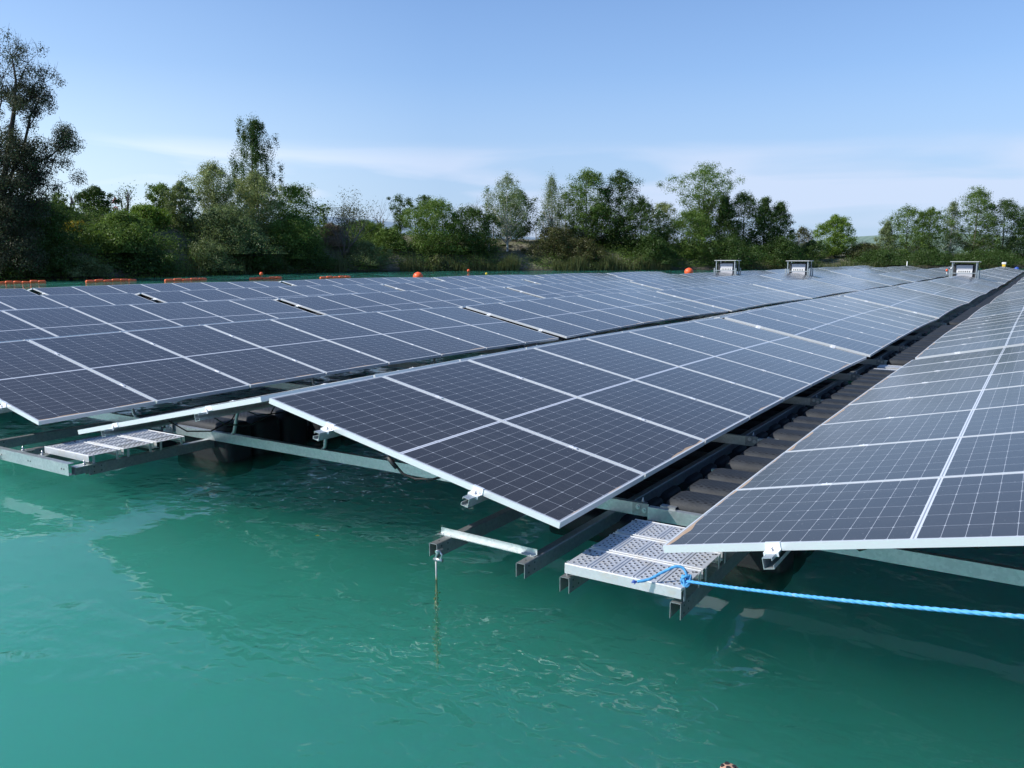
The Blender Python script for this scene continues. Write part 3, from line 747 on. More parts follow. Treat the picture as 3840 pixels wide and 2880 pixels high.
bare('bare_tree', 'thin bare tree on the skyline right of the large leafless one', 1433, 16, 740, 45, 4, 4, seed=9, group=G3)
T('broadleaf_tree', 'lobed dark tree on the skyline left of the paired one', 1505, 15, 733, 95, 'top', 'leaf_dark', n=2200, base=.2, K=26, group=G1, lumps=.4)
T('broadleaf_tree', 'lobed dark tree on the skyline above the ivy-clad tree', 1592, 15, 728, 100, 'top', 'leaf_dark', n=2200, base=.25, K=26, group=G1, lumps=.4)
T('ivy_clad_tree', 'dense deep green tree reaching down to the reeds left of the birch', 1630, 4, 748, 215, 'oval', 'leaf_mid', n=10500, base=.02, K=95, group=G1)
T('broadleaf_tree', 'dense dark tree between the deep green one and the white birch', 1770, 4, 775, 190, 'oval', 'leaf_dark', n=9000, base=.03, K=85, group=G1)
bare('bare_tree', 'pair of grey bare tops showing above the dark trees', 1745, 17, 735, 90, 5, 4, seed=13, group=G3)
T('broadleaf_tree', 'dark round tree standing behind the white-stemmed birch', 1935, 12, 715, 170, 'round', 'leaf_dark', n=7000, base=.15, K=70, group=G1)
T('birch_tree', 'silvery birch with white forked trunk in front of a dark round tree', 1902, 6, 648, 135, 'oval', 'leaf_birch', 'bark_birch', n=4800, size=.17, base=.28, K=70, weep=.5, group=G1, limbs=.6, trunk=.15)
T('birch_tree', 'thin birch with leaning bare tip left of the white birch', 1832, 5, 690, 45, 'column', 'leaf_birch', 'bark_birch', n=900, size=.17, base=.3, K=26, weep=.5, group=G1)
T('birch_tree', 'slender pale drooping birch with sparse narrow top', 2068, 7, 652, 120, 'cone', 'leaf_birch', 'bark_birch', n=3800, size=.17, base=.25, K=64, weep=.8, group=G1, limbs=.6)
T('birch_tree', 'lower pale birch between the narrow birch and the twin-topped tree', 2120, 9, 715, 110, 'oval', 'leaf_birch', 'bark_birch', n=3000, size=.17, base=.22, K=54, weep=.6, group=G1)
T('broadleaf_tree', 'olive shrubby tree under the two pale birches', 2080, 4, 850, 180, 'dome', 'leaf_olive', n=4800, base=.05, K=60, group=G1)
T('poplar_tree', 'tall full poplar, the left of the twin tops', 2195, 7, 632, 165, 'oval', 'leaf_mid', 'bark_grey', n=9500, base=.2, K=90, group=G1, lumps=.3)
T('poplar_tree', 'tall lobed poplar, the right of the twin tops', 2318, 7, 642, 165, 'oval', 'leaf_dark', 'bark_grey', n=9500, base=.15, K=90, group=G1, lumps=.32)
T('broadleaf_tree', 'dark broad tree on the right shoulder of the twin poplars', 2400, 5, 745, 150, 'round', 'leaf_dark', n=7000, base=.03, K=70, group=G1)
T('willow_tree', 'pale grey willow in the notch left of the wide-topped poplar', 2488, 9, 757, 120, 'round', 'leaf_willow', n=4200, base=.1, K=50, group=G1)
T('poplar_tree', 'tall poplar with wide spreading flat top above the first cabin', 2632, 8, 620, 215, 'top', 'leaf_mid', 'bark_dark', n=10500, base=.3, K=100, group=G1, lumps=.35, limbs=.7)
T('poplar_tree', 'lower left skirt tree under the wide spreading poplar', 2585, 4, 790, 190, 'oval', 'leaf_mid', n=8000, base=.03, K=80, group=G1)
T('alder_tree', 'pointed dark tree, first of three right of the spreading poplar', 2712, 6, 728, 110, 'cone', 'leaf_dark', n=7500, base=.03, K=70, group=G1, lumps=.15)
T('alder_tree', 'tall dark tree, second of three right of the spreading poplar', 2785, 7, 718, 130, 'oval', 'leaf_dark', n=8500, base=.02, K=80, group=G1)
T('spruce_tree', 'conical dark tree, left of the pair before the gap', 2862, 7, 740, 110, 'cone', 'leaf_dark', n=7000, base=.02, K=70, group=G1, lumps=.15)
T('spruce_tree', 'conical dark tree at the edge of the gap beside the fence', 2920, 7, 755, 130, 'cone', 'leaf_dark', n=7000, base=.02, K=70, group=G1, lumps=.15)
T('small_tree', 'hazy olive tree behind the mesh fence in the gap', 3008, 34, 852, 85, 'dome', 'leaf_olive', n=2600, base=.1, K=36, group=G1)
T('chestnut_tree', 'single bright green domed tree standing alone in the gap', 3128, 9, 808, 150, 'oval', 'leaf_bright', 'bark_dark', n=9500, base=.10, K=80, group=G1, lumps=.12, spread=.2)
T('bush', 'dark bush under the lone domed tree on its left', 3045, 6, 905, 110, 'dome', 'leaf_dark', n=3600, base=.02, K=44, cat='shrub', group=G2)
T('bush', 'reddish brown bushes right of the lone domed tree', 3245, 7, 915, 150, 'dome', 'leaf_olive', n=4200, base=.03, K=54, cat='shrub', group=G2)
T('poplar_tree', 'small pointed grey-green poplar left of the broad right-hand tree', 3318, 12, 830, 90, 'cone', 'leaf_birch', n=3800, base=.1, K=50, group=G1, lumps=.15)
T('poplar_tree', 'broad tree with open grey-green crown behind the vineyard hill', 3395, 11, 773, 160, 'oval', 'leaf_mid', 'bark_grey', n=6000, base=.15, K=80, group=G1, lumps=.3)
T('poplar_tree', 'full tree joined to the right of the broad open one', 3480, 10, 778, 130, 'round', 'leaf_mid', 'bark_grey', n=6500, base=.12, K=70, group=G1, lumps=.28)
T('poplar_tree', 'thin pale tree left of the tallest right-hand tree', 3560, 12, 752, 80, 'cone', 'leaf_birch', 'bark_birch', n=3000, size=.19, base=.15, K=50, group=G1)
T('poplar_tree', 'tallest tree of the right-hand group behind the third cabin', 3650, 10, 702, 150, 'oval', 'leaf_mid', 'bark_grey', n=8000, base=.2, K=90, group=G1, lumps=.3)
T('poplar_tree', 'wide dark tree leaning towards the right edge of the photo', 3755, 9, 748, 170, 'round', 'leaf_dark', 'bark_grey', n=9500, base=.12, K=90, group=G1, lumps=.25)
T('poplar_tree', 'tree cut by the right edge of the photo', 3850, 9, 800, 120, 'oval', 'leaf_mid', n=6500, base=.05, K=70, group=G1)
T('broadleaf_tree', 'dark green tree filling the bank left of the yellow-green tree', 470, 4, 800, 220, 'dome', 'leaf_mid', n=7500, base=.02, K=80, group=G1)
T('broadleaf_tree', 'dark tree on the bank between the poplar and the yellow shrub', 200, 9, 770, 190, 'dome', 'leaf_dark', n=6500, base=.02, K=70, group=G1)
T('broadleaf_tree', 'mid green tree on the bank behind the dead leafless tree', 1360, 12, 830, 170, 'dome', 'leaf_mid', n=4500, base=.05, K=60, group=G1)
T('broadleaf_tree', 'dark tree between the twin poplars and the pale narrow birch', 2255, 10, 770, 190, 'round', 'leaf_dark', n=7000, base=.02, K=70, group=G1)
# shrubs at the waterline
T('grey_shrub', 'pale grey shrub over the water below the poplar at the left', 300, .6, 965, 170, 'dome', 'leaf_grey', n=3600, size=.17, base=.0, K=44, cat='shrub', group=G2)
T('grey_shrub', 'dark green shrub over the water behind the first orange boom', 120, .8, 900, 260, 'dome', 'leaf_dark', n=6500, base=.0, K=60, cat='shrub', group=G2)
T('green_shrub', 'dark tangled shrub on the slope below the rounded tree', 420, 3, 850, 260, 'dome', 'leaf_mid', n=7500, base=.0, K=80, cat='shrub', group=G2)
T('green_shrub', 'dark shrub at the waterline below the yellow-green tree', 540, 1, 920, 220, 'dome', 'leaf_dark', n=6000, base=.0, K=60, cat='shrub', group=G2)
T('yellow_shrub', 'yellow flowering shrub on the slope left of the rounded tree', 285, 6, 828, 95, 'dome', 'leaf_yellow', n=1100, size=.15, base=.0, K=26, cat='shrub', group=G2)
T('grey_shrub', 'silvery shrub low at the water below the dusky willow', 770, 1, 905, 200, 'dome', 'leaf_grey', n=5000, size=.17, base=.0, K=56, cat='shrub', group=G2)
T('green_shrub', 'dark shrub at the water below the weeping birch', 950, 1, 900, 190, 'dome', 'leaf_dark', n=6000, base=.0, K=60, cat='shrub', group=G2)
T('green_shrub', 'blackish shrub at the water left of the leafless tree', 1150, 1, 905, 180, 'dome', 'leaf_dark', n=5500, base=.0, K=56, cat='shrub', group=G2)
T('grey_shrub', 'grey twiggy shrub under the large leafless tree', 1370, 1.5, 905, 190, 'dome', 'leaf_grey', n=3600, size=.17, base=.0, K=50, cat='shrub', group=G2)
T('green_shrub', 'green shrub on the slope right of the large leafless tree', 1465, 5, 855, 130, 'dome', 'leaf_mid', n=4000, base=.0, K=50, cat='shrub', group=G2)
T('green_shrub', 'small round shrub on the heath left of the white birch trunk', 1892, 8, 920, 45, 'round', 'leaf_dark', n=900, base=.0, K=20, cat='shrub', group=G2)
T('olive_shrub', 'olive shrub at the reeds right of the white birches', 2180, 3, 895, 160, 'dome', 'leaf_olive', n=5000, base=.0, K=56, cat='shrub', group=G2)
T('green_shrub', 'dark shrub at the water between the twin poplars and the notch', 2440, 2, 880, 150, 'dome', 'leaf_dark', n=5500, base=.0, K=60, cat='shrub', group=G2)
T('green_shrub', 'dark shrub at the water behind the first cabin', 2720, 2, 890, 230, 'dome', 'leaf_dark', n=7500, base=.0, K=80, cat='shrub', group=G2)
T('green_shrub', 'dark shrub at the water left of the grassy patch', 2930, 2, 890, 160, 'dome', 'leaf_dark', n=6500, base=.0, K=70, cat='shrub', group=G2)
T('green_shrub', 'dark low shrub right of the grassy patch', 3300, 3, 940, 200, 'dome', 'leaf_dark', n=5500, base=.0, K=60, cat='shrub', group=G2)
T('green_shrub', 'dark low shrub under the right-hand trees left of the third cabin', 3480, 3, 940, 200, 'dome', 'leaf_dark', n=5500, base=.0, K=60, cat='shrub', group=G2)
T('green_shrub', 'dark low shrub behind and right of the third cabin', 3700, 3, 940, 240, 'dome', 'leaf_dark', n=6500, base=.0, K=70, cat='shrub', group=G2)

# undergrowth and reeds nobody could count
def scatter_bank(name, mat, n, pxr, offr, hr, size, seed, clump=.35, keep=None, nclump=500):
    rs = np.random.RandomState(seed); Cn = []
    for i in range(nclump):
        px = rs.uniform(*pxr); of = rs.uniform(*offr)
        if keep and not keep(px, of): continue
        p = bank(px, of); Cn.append((p.x, p.y, p.z, rs.uniform(*hr), rs.uniform()))
    Cn = np.array(Cn); ci = rs.randint(0, len(Cn), n); d = rs.normal(size=(n, 3)); d /= np.linalg.norm(d, axis=1, keepdims=True)
    h = Cn[ci, 3]; P = Cn[ci, :3] + d * (h * rs.uniform(size=n) ** .5)[:, None] * np.array([1.4, 1.4, 1.0]); P[:, 2] = np.maximum(P[:, 2], Cn[ci, 2] - .15); P[:, 2] = np.maximum(P[:, 2], .03)
    return struct(cards(name, P, d * 1.0 + rs.normal(size=(n, 3)) * .3 + [0, 0, .4], size * rs.uniform(.6, 1.3, n), Cn[ci, 4] * .6 + rs.uniform(0, .4, n), mat), 'stuff')
tag(scatter_bank('undergrowth', 'leaf_mid', 110000, (-500, 1250), (.1, 13), (.8, 2.0), .15, 41, nclump=800), 'mid green scrub covering the left part of the far bank', 'undergrowth')
gap = lambda px, of: not (1180 < px < 1290 and 3.5 < of < 9) and not (1840 < px < 2050 and 2.5 < of) and not (3040 < px < 3170 and of > 1.5) and not (1450 < px < 1560 and of > 6)
tag(scatter_bank('undergrowth', 'leaf_dark', 130000, (-500, 4300), (.1, 15), (.6, 1.7), .16, 31, keep=gap, nclump=1700), 'dark tangled undergrowth covering the slope of the far bank', 'undergrowth')
tag(scatter_bank('thicket', 'leaf_mid', 120000, (1290, 3040), (1, 13), (1.0, 2.1), .16, 51, keep=gap, nclump=620), 'dense green thicket between the trees of the far bank', 'thicket')
tag(scatter_bank('thicket', 'leaf_dark', 60000, (3180, 4300), (2, 14), (.8, 1.5), .16, 52, nclump=320), 'low dark thicket under the right-hand trees', 'thicket')
tag(scatter_bank('bank_grass', 'leaf_olive', 26000, (-400, 4300), (3, 26), (.15, .5), .16, 32, nclump=900), 'tufts of olive grass and weeds on top of the far bank', 'grass')
tag(scatter_bank('heath', 'leaf_dry', 9000, (1150, 2150), (4, 14), (.12, .4), .13, 33, nclump=300), 'dry pinkish heath on the open sandy slope', 'heath')
def reeds():
    rs = np.random.RandomState(9); V = []; n = 9000; tone = []
    for i in range(n):
        px = rs.choice([rs.uniform(1830, 2520), rs.uniform(600, 1300), rs.uniform(2700, 3800), rs.uniform(1500, 1850)], p=[.5, .2, .2, .1])
        if math.sin(px * .021) + math.sin(px * .0083 + 1) < -1.0: continue
        p = bank(px, rs.uniform(-.6, 1.2)); p.z = max(p.z, -.1); h = rs.uniform(1.1, 2.1) * (1 if px < 2600 else .75) * (.75 + .25 * math.sin(px * .05)); w = .035; lx, ly = rs.normal() * .22, rs.normal() * .22; a = rs.uniform(0, 3.14); cx, cy = math.cos(a) * w, math.sin(a) * w
        V += [(p.x - cx, p.y - cy, p.z), (p.x + cx, p.y + cy, p.z), (p.x + lx + cx * .3, p.y + ly + cy * .3, p.z + h), (p.x + lx - cx * .3, p.y + ly - cy * .3, p.z + h)]; tone.append(rs.uniform())
    V = np.array(V); n = len(tone); me = bpy.data.meshes.new('reeds'); me.vertices.add(n * 4); me.vertices.foreach_set('co', V.astype(np.float32).ravel())
    me.loops.add(n * 4); me.loops.foreach_set('vertex_index', np.arange(n * 4, dtype=np.int32)); me.polygons.add(n); me.polygons.foreach_set('loop_start', np.arange(0, n * 4, 4, dtype=np.int32))
    a = me.attributes.new('tone', 'FLOAT', 'FACE'); a.data.foreach_set('value', np.array(tone, dtype=np.float32)); me.materials.append(MATS['reed']); me.update(calc_edges=True)
    tag(struct(link('reeds', me), 'stuff'), 'green reeds standing in the shallow water along the far bank', 'reeds')
reeds()
T('reed_clump', 'clump of pale plumed reeds left of the ivy-clad tree', 1640, .4, 955, 70, 'dome', 'reed', n=1500, size=.22, base=.0, K=26, cat='reeds', group=G2)

# vineyard hill and blue hills far away
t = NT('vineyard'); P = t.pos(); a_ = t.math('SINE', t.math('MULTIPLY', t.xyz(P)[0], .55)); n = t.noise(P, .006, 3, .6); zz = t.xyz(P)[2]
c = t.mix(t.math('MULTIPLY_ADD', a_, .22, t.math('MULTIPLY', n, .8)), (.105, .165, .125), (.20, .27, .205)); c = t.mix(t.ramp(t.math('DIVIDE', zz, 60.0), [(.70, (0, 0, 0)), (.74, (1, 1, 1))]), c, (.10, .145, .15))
t.bsdf(Base_Color=c, Roughness=1.)
plain('hill_haze_blue', (.22, .30, .38), 1., 0, .08, .01)  # distance haze painted in as a pale blue base colour
def hill(name, mat, prof, D, thick=500):
    mb = MB(); n = len(prof)
    for px, py in prof:
        p = at(px, D, py=py); f = at(px, D - thick * .5); b = at(px, D + thick)
        for q, z in ((f, 1.0), (f.lerp(p, .5), 1 + (p.z - 1) * .55), (p, p.z), (b, 1.0)): mb.v.append((q.x, q.y, z))
    for i in range(n - 1):
        for k in range(3): mb.face([i * 4 + k, (i + 1) * 4 + k, (i + 1) * 4 + k + 1, i * 4 + k + 1], mat, True)
    return struct(mb.build(name))
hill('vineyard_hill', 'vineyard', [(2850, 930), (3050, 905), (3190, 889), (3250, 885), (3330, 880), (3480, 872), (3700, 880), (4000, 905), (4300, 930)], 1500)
hill('blue_hills', 'hill_haze_blue', [(-400, 800), (100, 788), (190, 776), (300, 800), (420, 790), (700, 815), (900, 810), (1215, 812), (1400, 824), (1600, 850), (1900, 885), (2500, 915), (2900, 925), (3100, 938)], 4200, 900)

# ------------------------------------------------------------------ things near the tables
zl = .5 - .28
def single(mb, name, label, cat, group=None, loc=None): return tag(mb.build(name, None, loc), label, cat, group)
# angle tie across the two open beam ends
mb = MB(); p0, p1 = Vector((-.945, .185, zl + .001)), Vector((-.235, .155, zl + .001)); d = (p1 - p0); M4 = Matrix.Translation(p0) @ Matrix.Rotation(math.atan2(d.y, d.x), 4, 'Z')
mb.box(0, d.length, -.036, 0, 0, .003, 'galvanised', M4); mb.box(0, d.length, 0, .003, 0, .036, 'galvanised', M4)
for x in (.03, .09, d.length - .09, d.length - .03): mb.cyl(M4 @ Vector((x, -.02, .003)), M4 @ Vector((x, -.02, .006)), .006, 'bolt_steel', 6)
single(mb, 'angle_tie', 'galvanised angle bar lying across two beam ends above the water', 'metal bar')
# mooring wire hanging from the first beam end, with shackle and weed
root = empty('mooring_wire', (-.842, .03, 0)); tag(root, 'thin steel wire with algae hanging from a beam end into water', 'wire')
mb = MB(); pts = [(.0, -.035, .13)] + [(.0 + .001 * math.sin(i), -.035, .13 - i * .08) for i in range(1, 10)]; mb.tube(pts, .0060, 'algae_wire', 8); mb.build('wire', root)
mb = MB(); mb.tube([(.028, -.036, .185), (.045, -.036, .165), (.040, -.036, .135), (.012, -.036, .125), (0, -.036, .14), (.010, -.036, .165), (.028, -.036, .185)], .007, 'bolt_steel', 8)
mb.cyl((-.012, -.036, .128), (.05, -.036, .128), .011, 'bolt_steel', 8); mb.cyl((.02, -.06, .185), (.03, -.01, .185), .010, 'bolt_steel', 8); mb.build('shackle', root)
rs = np.random.RandomState(4); n = 420; zz = -rs.uniform(0, 1, n) ** .8 * .5 - .06; P = np.stack([rs.normal(size=n) * (.007 + .012 * (-zz + .05)), rs.normal(size=n) * (.007 + .012 * (-zz + .05)) - .035, zz], -1)
leafmat('weed', (.22, .22, .08), (.42, .42, .18)); cards('weed', P, rs.normal(size=(n, 3)), .013 * rs.uniform(.5, 1.5, n), rs.uniform(0, 1, n), 'weed', root)

# end channel closing the left bank, with bolts and shackle
root = empty('end_channel', (-PITCH, 0, 0)); tag(root, 'bright galvanised channel bolted across the beam ends at left', 'metal bar')
mb = MB(); zt = .262
mb.box(-1.25, .700, -.165, -.161, zt - .098, zt, 'galvanised'); mb.box(-1.25, .700, -.161, -.115, zt - .004, zt, 'galvanised'); mb.box(-1.25, .700, -.161, -.115, zt - .098, zt - .094, 'galvanised')
for x in (-1.0, -.965, .60, .635, .1, .135, -.36, -.325, ): mb.cyl((x, -.1662, zt - .05), (x, -.1652, zt - .05), .007, 'hole_dark', 8)
mb.build('channel', root)
for x in (.057, .684, -.252, -.866):
    mb = MB(); mb.box(x - .05, x + .05, -.115, .06, zl + .002, zl + .007, 'galvanised'); mb.cyl((x, -.02, zl), (x, -.02, zl + .045), .006, 'bolt_steel', 8); mb.cyl((x, -.02, zl + .007), (x, -.02, zl + .02), .013, 'bolt_steel', 6); mb.build('bolt_plate', root)
    mb = MB(); mb.box(x - .022, x + .022, -.118, .004, zl - .06, zl - .002, 'galvanised_worn_shaded'); mb.build('bracket', root)
root = empty('mooring_shackle', (-PITCH - .43, -.165, .2)); tag(root, 'heavy dark shackle and link bolted to the channel at the left edge', 'shackle')
mb = MB(); mb.tube([(0, 0, 0), (-.03, -.05, -.01), (-.10, -.09, -.02), (-.16, -.07, -.03), (-.18, -.02, -.03)], .012, 'galvanised', 8); mb.cyl((-.01, -.03, -.06), (-.01, -.03, .07), .017, 'bolt_steel', 8)
mb.cyl((-.01, -.03, .03), (-.01, -.03, .065), .027, 'bolt_steel', 6); mb.cyl((-.01, -.03, -.075), (-.01, -.03, -.045), .030, 'cable_black', 10); mb.build('shackle_bow', root)
mb = MB(); mb.tube([(-.02, -.03, -.07), (-.07, -.06, -.08), (-.13, -.10, -.09), (-.20, -.12, -.10)], .013, 'bolt_steel', 8); mb.box(-.10, .09, -.035, -.005, -.003, .003, 'galvanised'); mb.build('link_plate', root)

# slack cable under the first panel
mb = MB(); x0 = -1.02
mb.tube([(-1.22, .02, .70), (-1.18, .03, .66), (-1.13, .05, .60), (-1.05, .07, .575), (-.93, .09, .585), (-.84, .14, .62)], .008, 'cable_black', 8)
mb.tube([(-1.22, .02, .70), (-1.19, .025, .665), (-1.165, .035, .635)], .014, 'cable_black', 8)
single(mb, 'solar_cable', 'black connector cable sagging below the near panel edge', 'cable')

# blue rope: knot on the plank corner, short frayed tail, long taut run out of the picture
def rope_me(path, r, turns_per_m=26, strands=3, name='rope'):
    path = [Vector(p) for p in path]; mb = MB(); V = []; F = []; UV = []
    # resample
    seg = []
    for a, b in zip(path, path[1:]):
        k = max(1, int((b - a).length / .006)); seg += [a.lerp(b, i / k) for i in range(k)]
    seg.append(path[-1]); s = 0; u = None; n = 15
    for i, p in enumerate(seg):
        d = (seg[min(i + 1, len(seg) - 1)] - seg[max(i - 1, 0)]).normalized()
        u = d.orthogonal().normalized() if u is None else (u - d * u.dot(d)).normalized(); w = d.cross(u)
        if i: s += (p - seg[i - 1]).length
        tw = s * turns_per_m * 2 * math.pi / strands
        for j in range(n):
            a = 2 * math.pi * j / n; rr = r * (.74 + .34 * abs(math.cos(strands * .5 * (a - tw))))
            V.append(tuple(p + (u * math.cos(a) + w * math.sin(a)) * rr))
    for i in range(len(seg) - 1):
        for j in range(n): F.append((i * n + j, i * n + (j + 1) % n, (i + 1) * n + (j + 1) % n, (i + 1) * n + j))
    F.append(tuple(range(n - 1, -1, -1))); F.append(tuple((len(seg) - 1) * n + j for j in range(n)))
    me = bpy.data.meshes.new(name); me.from_pydata(V, [], F); me.materials.append(MATS['rope_blue']); me.polygons.foreach_set('use_smooth', [True] * len(F)); me.update(); return me
def smooth(pts, k=6):
    pts = [Vector(p) for p in pts]; out_ = []
    for i in range(len(pts) - 1):
        p0, p1, p2, p3 = pts[max(i - 1, 0)], pts[i], pts[i + 1], pts[min(i + 2, len(pts) - 1)]
        for j in range(k):
            t_ = j / k; out_.append(.5 * ((2 * p1) + (p2 - p0) * t_ + (2 * p0 - 5 * p1 + 4 * p2 - p3) * t_ ** 2 + (3 * p1 - p0 - 3 * p2 + p3) * t_ ** 3))
    return out_ + [pts[-1]]
root = empty('mooring_rope', (0, 0, 0)); tag(root, 'bright blue twisted rope knotted to the walkway plank corner', 'rope')
K0 = Vector((.712, .012, .318)); far = at(3840, 2.42, py=2287); farther = K0 + (far - K0) * 1.5
run = [K0.lerp(farther, i / 24) - Vector((0, 0, .10 * (i / 24) * (1 - i / 24) * 1.0)) for i in range(25)]
link('rope_run', rope_me([K0 + Vector((-.03, .01, -.005))] + run, 0.0076, name='rope_run'), root)
tail = smooth([K0 + Vector((.0, .02, .0)), K0 + Vector((-.02, .03, .045)), K0 + Vector((-.060, .02, .058)), K0 + Vector((-.115, -.02, .030)), K0 + Vector((-.165, -.075, .0)), K0 + Vector((-.215, -.11, -.012))])
link('rope_tail', rope_me(tail, 0.0076, name='rope_tail'), root)
kn = [K0 + Vector((.018 * math.cos(a), .020 * math.sin(a) + .005, .024 * math.sin(2 * a + .6) + .002)) for a in [i * .35 for i in range(19)]]
link('knot', rope_me(smooth(kn, 3), 0.0078, name='knot'), root)
kn = [K0 + Vector((.022 * math.sin(a * 1.0 + .5) - .004, .014 * math.sin(2 * a), .028 * math.cos(a))) for a in [i * .35 for i in range(19)]]
link('knot', rope_me(smooth(kn, 3), 0.0078, name='knot_b'), root)
mb = MB()
for i in range(9):
    e = tail[-1]; mb.cyl(e, e + Vector((-.018 + rnd.uniform(-.008, .008), -.010 + rnd.uniform(-.01, .01), rnd.uniform(-.012, .010))), .0022, 'buoy_blue', 5)
mb.build('frayed_end', root)

# floating debris at the bottom edge of the picture
plain('driftwood', (.42, .25, .17), .8, 0, .25, 20)
p = at(2735, 2.0, py=2890); k = CAM.z / (CAM.z - p.z); p = CAM + (p - CAM) * k
mb = MB(); bm = bmesh.new(); bmesh.ops.create_icosphere(bm, subdivisions=3, radius=.036)
for v in bm.verts: v.co = Vector((v.co.x * 1.05, v.co.y * 1.0, v.co.z * .45)) * (1 + .16 * math.sin(70 * v.co.x + 2) * math.cos(60 * v.co.y))
mb.frombm(bm, 'driftwood', None, True)
for x, y, r_ in ((-.012, .008, .010), (.016, .006, .008), (0, -.014, .009), (-.024, -.010, .006)): mb.cyl((x, y, .010), (x, y, .0185), r_, 'hole_dark', 9)
single(mb, 'driftwood', 'small pale brown piece of pitted driftwood floating at the bottom edge', 'driftwood', None, (p.x, p.y, .004))
mb = MB(); q = at(1180, 3.2, py=2012); k = CAM.z / (CAM.z - q.z); q = CAM + (q - CAM) * k
mb.add([(0, 0, 0), (.02, .006, .003), (.034, .02, 0), (.012, .018, .004)], [(0, 1, 2, 3)], 'leaf_yellow'); single(mb, 'fallen_leaf', 'single yellow leaf floating on the green water', 'leaf', None, (q.x, q.y, .006))

# ------------------------------------------------------------------ inverter cabins on the ridge gaps
def cabin(n, label, first=None, lamp=False):
    X0 = -PITCH * n; Y0 = BLK * 6 - .20; z = zprof(Y0) + .010 * n
    root = empty('inverter_cabin', (X0 - LC - RG / 2, Y0, z)); tag(root, label, 'cabin', 'inverter cabins standing on the ridges')
    g = 'galvanised'; W_ = .78
    mb = MB(); mb.box(-.80, .80, -.30, .95, 1.32, 1.36, 'roof_sheet'); mb.box(-.84, .84, -.26, -.22, 1.30, 1.34, 'cabinet_dark'); mb.box(.80, .92, -.1, .0, 1.32, 1.335, 'roof_sheet'); mb.build('roof', root)
    for x in (-.68, .68):
        for y in (-.18, .80):
            mb = MB(); mb.box(x - .03, x + .03, y - .03, y + .03, -.25, 1.34, g); mb.build('post', root)
    mb = MB(); mb.box(-.46, .46, .02, .34, .30, 1.12, 'cabinet_grey'); mb.box(-.44, .44, -.004, .02, .62, .80, 'white_paint'); mb.build('cabinet', root)
    for i in range(6):
        mb = MB(); x = -.30 + i * .12; mb.box(x - .022, x + .022, -.02, -.003, .68, .765, 'cabinet_dark'); mb.build('connector', root)
    for x in (-.39, .39):
        mb = MB(); mb.box(x - .03, x + .03, -.02, -.003, .33, .42, 'white_paint'); mb.build('hinge', root)
    mb = MB(); mb.box(-.64, -.50, .1, .5, .25, 1.18, 'cabinet_dark'); mb.box(.50, .64, .1, .5, .25, 1.18, 'cabinet_dark'); mb.box(-.5, .5, .42, .46, .25, 1.22, 'cabinet_dark'); mb.build('side_panel', root)
    for z1 in (.60, .22):
        mb = MB(); mb.box(-.80, .80, -.24, -.20, z1, z1 + .045, g); mb.build('rail', root)
    for x in (-.80, .80):
        for y in (-.24, .82):
            mb = MB(); mb.box(x - .035, x + .035, y - .03, y + .03, -.15, .80, g); mb.build('post', root)
    mb = MB(); mb.box(-.82, .82, -.2, .85, .16, .20, g); mb.build('deck', root)
    if lamp:
        mb = MB(); mb.ball((-.97, -.2, .80), .07, 'buoy_orange', 1.3, 10); mb.cyl((-.97, -.2, .3), (-.97, -.2, .74), .02, g, 6); mb.build('beacon', root)
        mb = MB(); mb.ball((-.72, -.24, .92), .055, 'white_paint', 1.2, 10); mb.build('lamp', root)
    return root
cabin(3, 'left roofed inverter cabin standing beside the orange ball buoy')
cabin(2, 'middle roofed inverter cabin, right of the orange ball buoy')
cabin(0, 'right roofed inverter cabin with orange beacon, nearest the right edge', lamp=True)

# ------------------------------------------------------------------ buoys and booms
def on_water(px, py_w):
    q = at(px, 50, py=py_w); k = CAM.z / (CAM.z - q.z); return CAM + (q - CAM) * k
def buoy(px, pyw, r, mat, label, squash=1., up=.35, knob=True):
    p = on_water(px, pyw); root = empty('buoy', (p.x, p.y, 0)); tag(root, label, 'buoy')
    mb = MB(); mb.ball((0, 0, r * up), r, mat, squash, 20); mb.build('ball', root)
    mb = MB(); mb.cyl((0, 0, r * (up + squash) - .03), (0, 0, r * (up + squash) + r * .06), r * .12, mat, 8); mb.build('eyelet', root)
buoy(980, 1036, .17, 'buoy_orange', 'orange ball buoy floating high behind the orange booms', up=1.3)
buoy(1568, 1046, .42, 'buoy_orange', 'large orange dome buoy half hidden behind the left panels', .9, .45)
buoy(1757, 1021, .17, 'buoy_orange', 'small orange buoy on open water in front of the birches', up=1.1)
buoy(1824, 1030, .12, 'buoy_yellow', 'small yellow buoy on open water right of the small orange one', up=.8)
buoy(2583, 1029, .46, 'buoy_orange', 'large orange dome buoy left of the first cabin', .9, .55)
buoy(3110, 1011, .13, 'buoy_yellow', 'tiny yellow buoy near the grassy bank behind the panels', up=1.2)
buoy(3173, 1011, .22, 'buoy_blue', 'dark blue buoy beside the tiny yellow one', up=.6)
buoy(3812, 1014, .28, 'buoy_blue', 'blue buoy at the right end behind the row end', up=.6)
p = on_water(3400, 1010); root = empty('marker_post', (p.x, p.y, 0)); tag(root, 'thin white marker post standing behind the panel ridge', 'post'); mb = MB(); mb.cyl((0, 0, -.6), (0, 0, 1.05), .06, 'white_paint', 8); mb.build('pole', root); mb = MB(); mb.cyl((0, 0, 1.05), (0, 0, 1.12), .075, 'white_paint', 8); mb.build('cap', root)
q = Vector((-LC, BLK * 12 - .3, zprof(112) + LS - .02)); root = empty('junction_box', q); tag(root, 'yellow and white box on the far end of the ridge', 'box')
mb = MB(); mb.bbox(-.18, .18, 0, .3, .0, .30, .03, 'buoy_yellow'); mb.build('housing', root); mb = MB(); mb.bbox(-.22, .23, -.02, .32, .30, .55, .03, 'white_paint'); mb.build('lid', root)
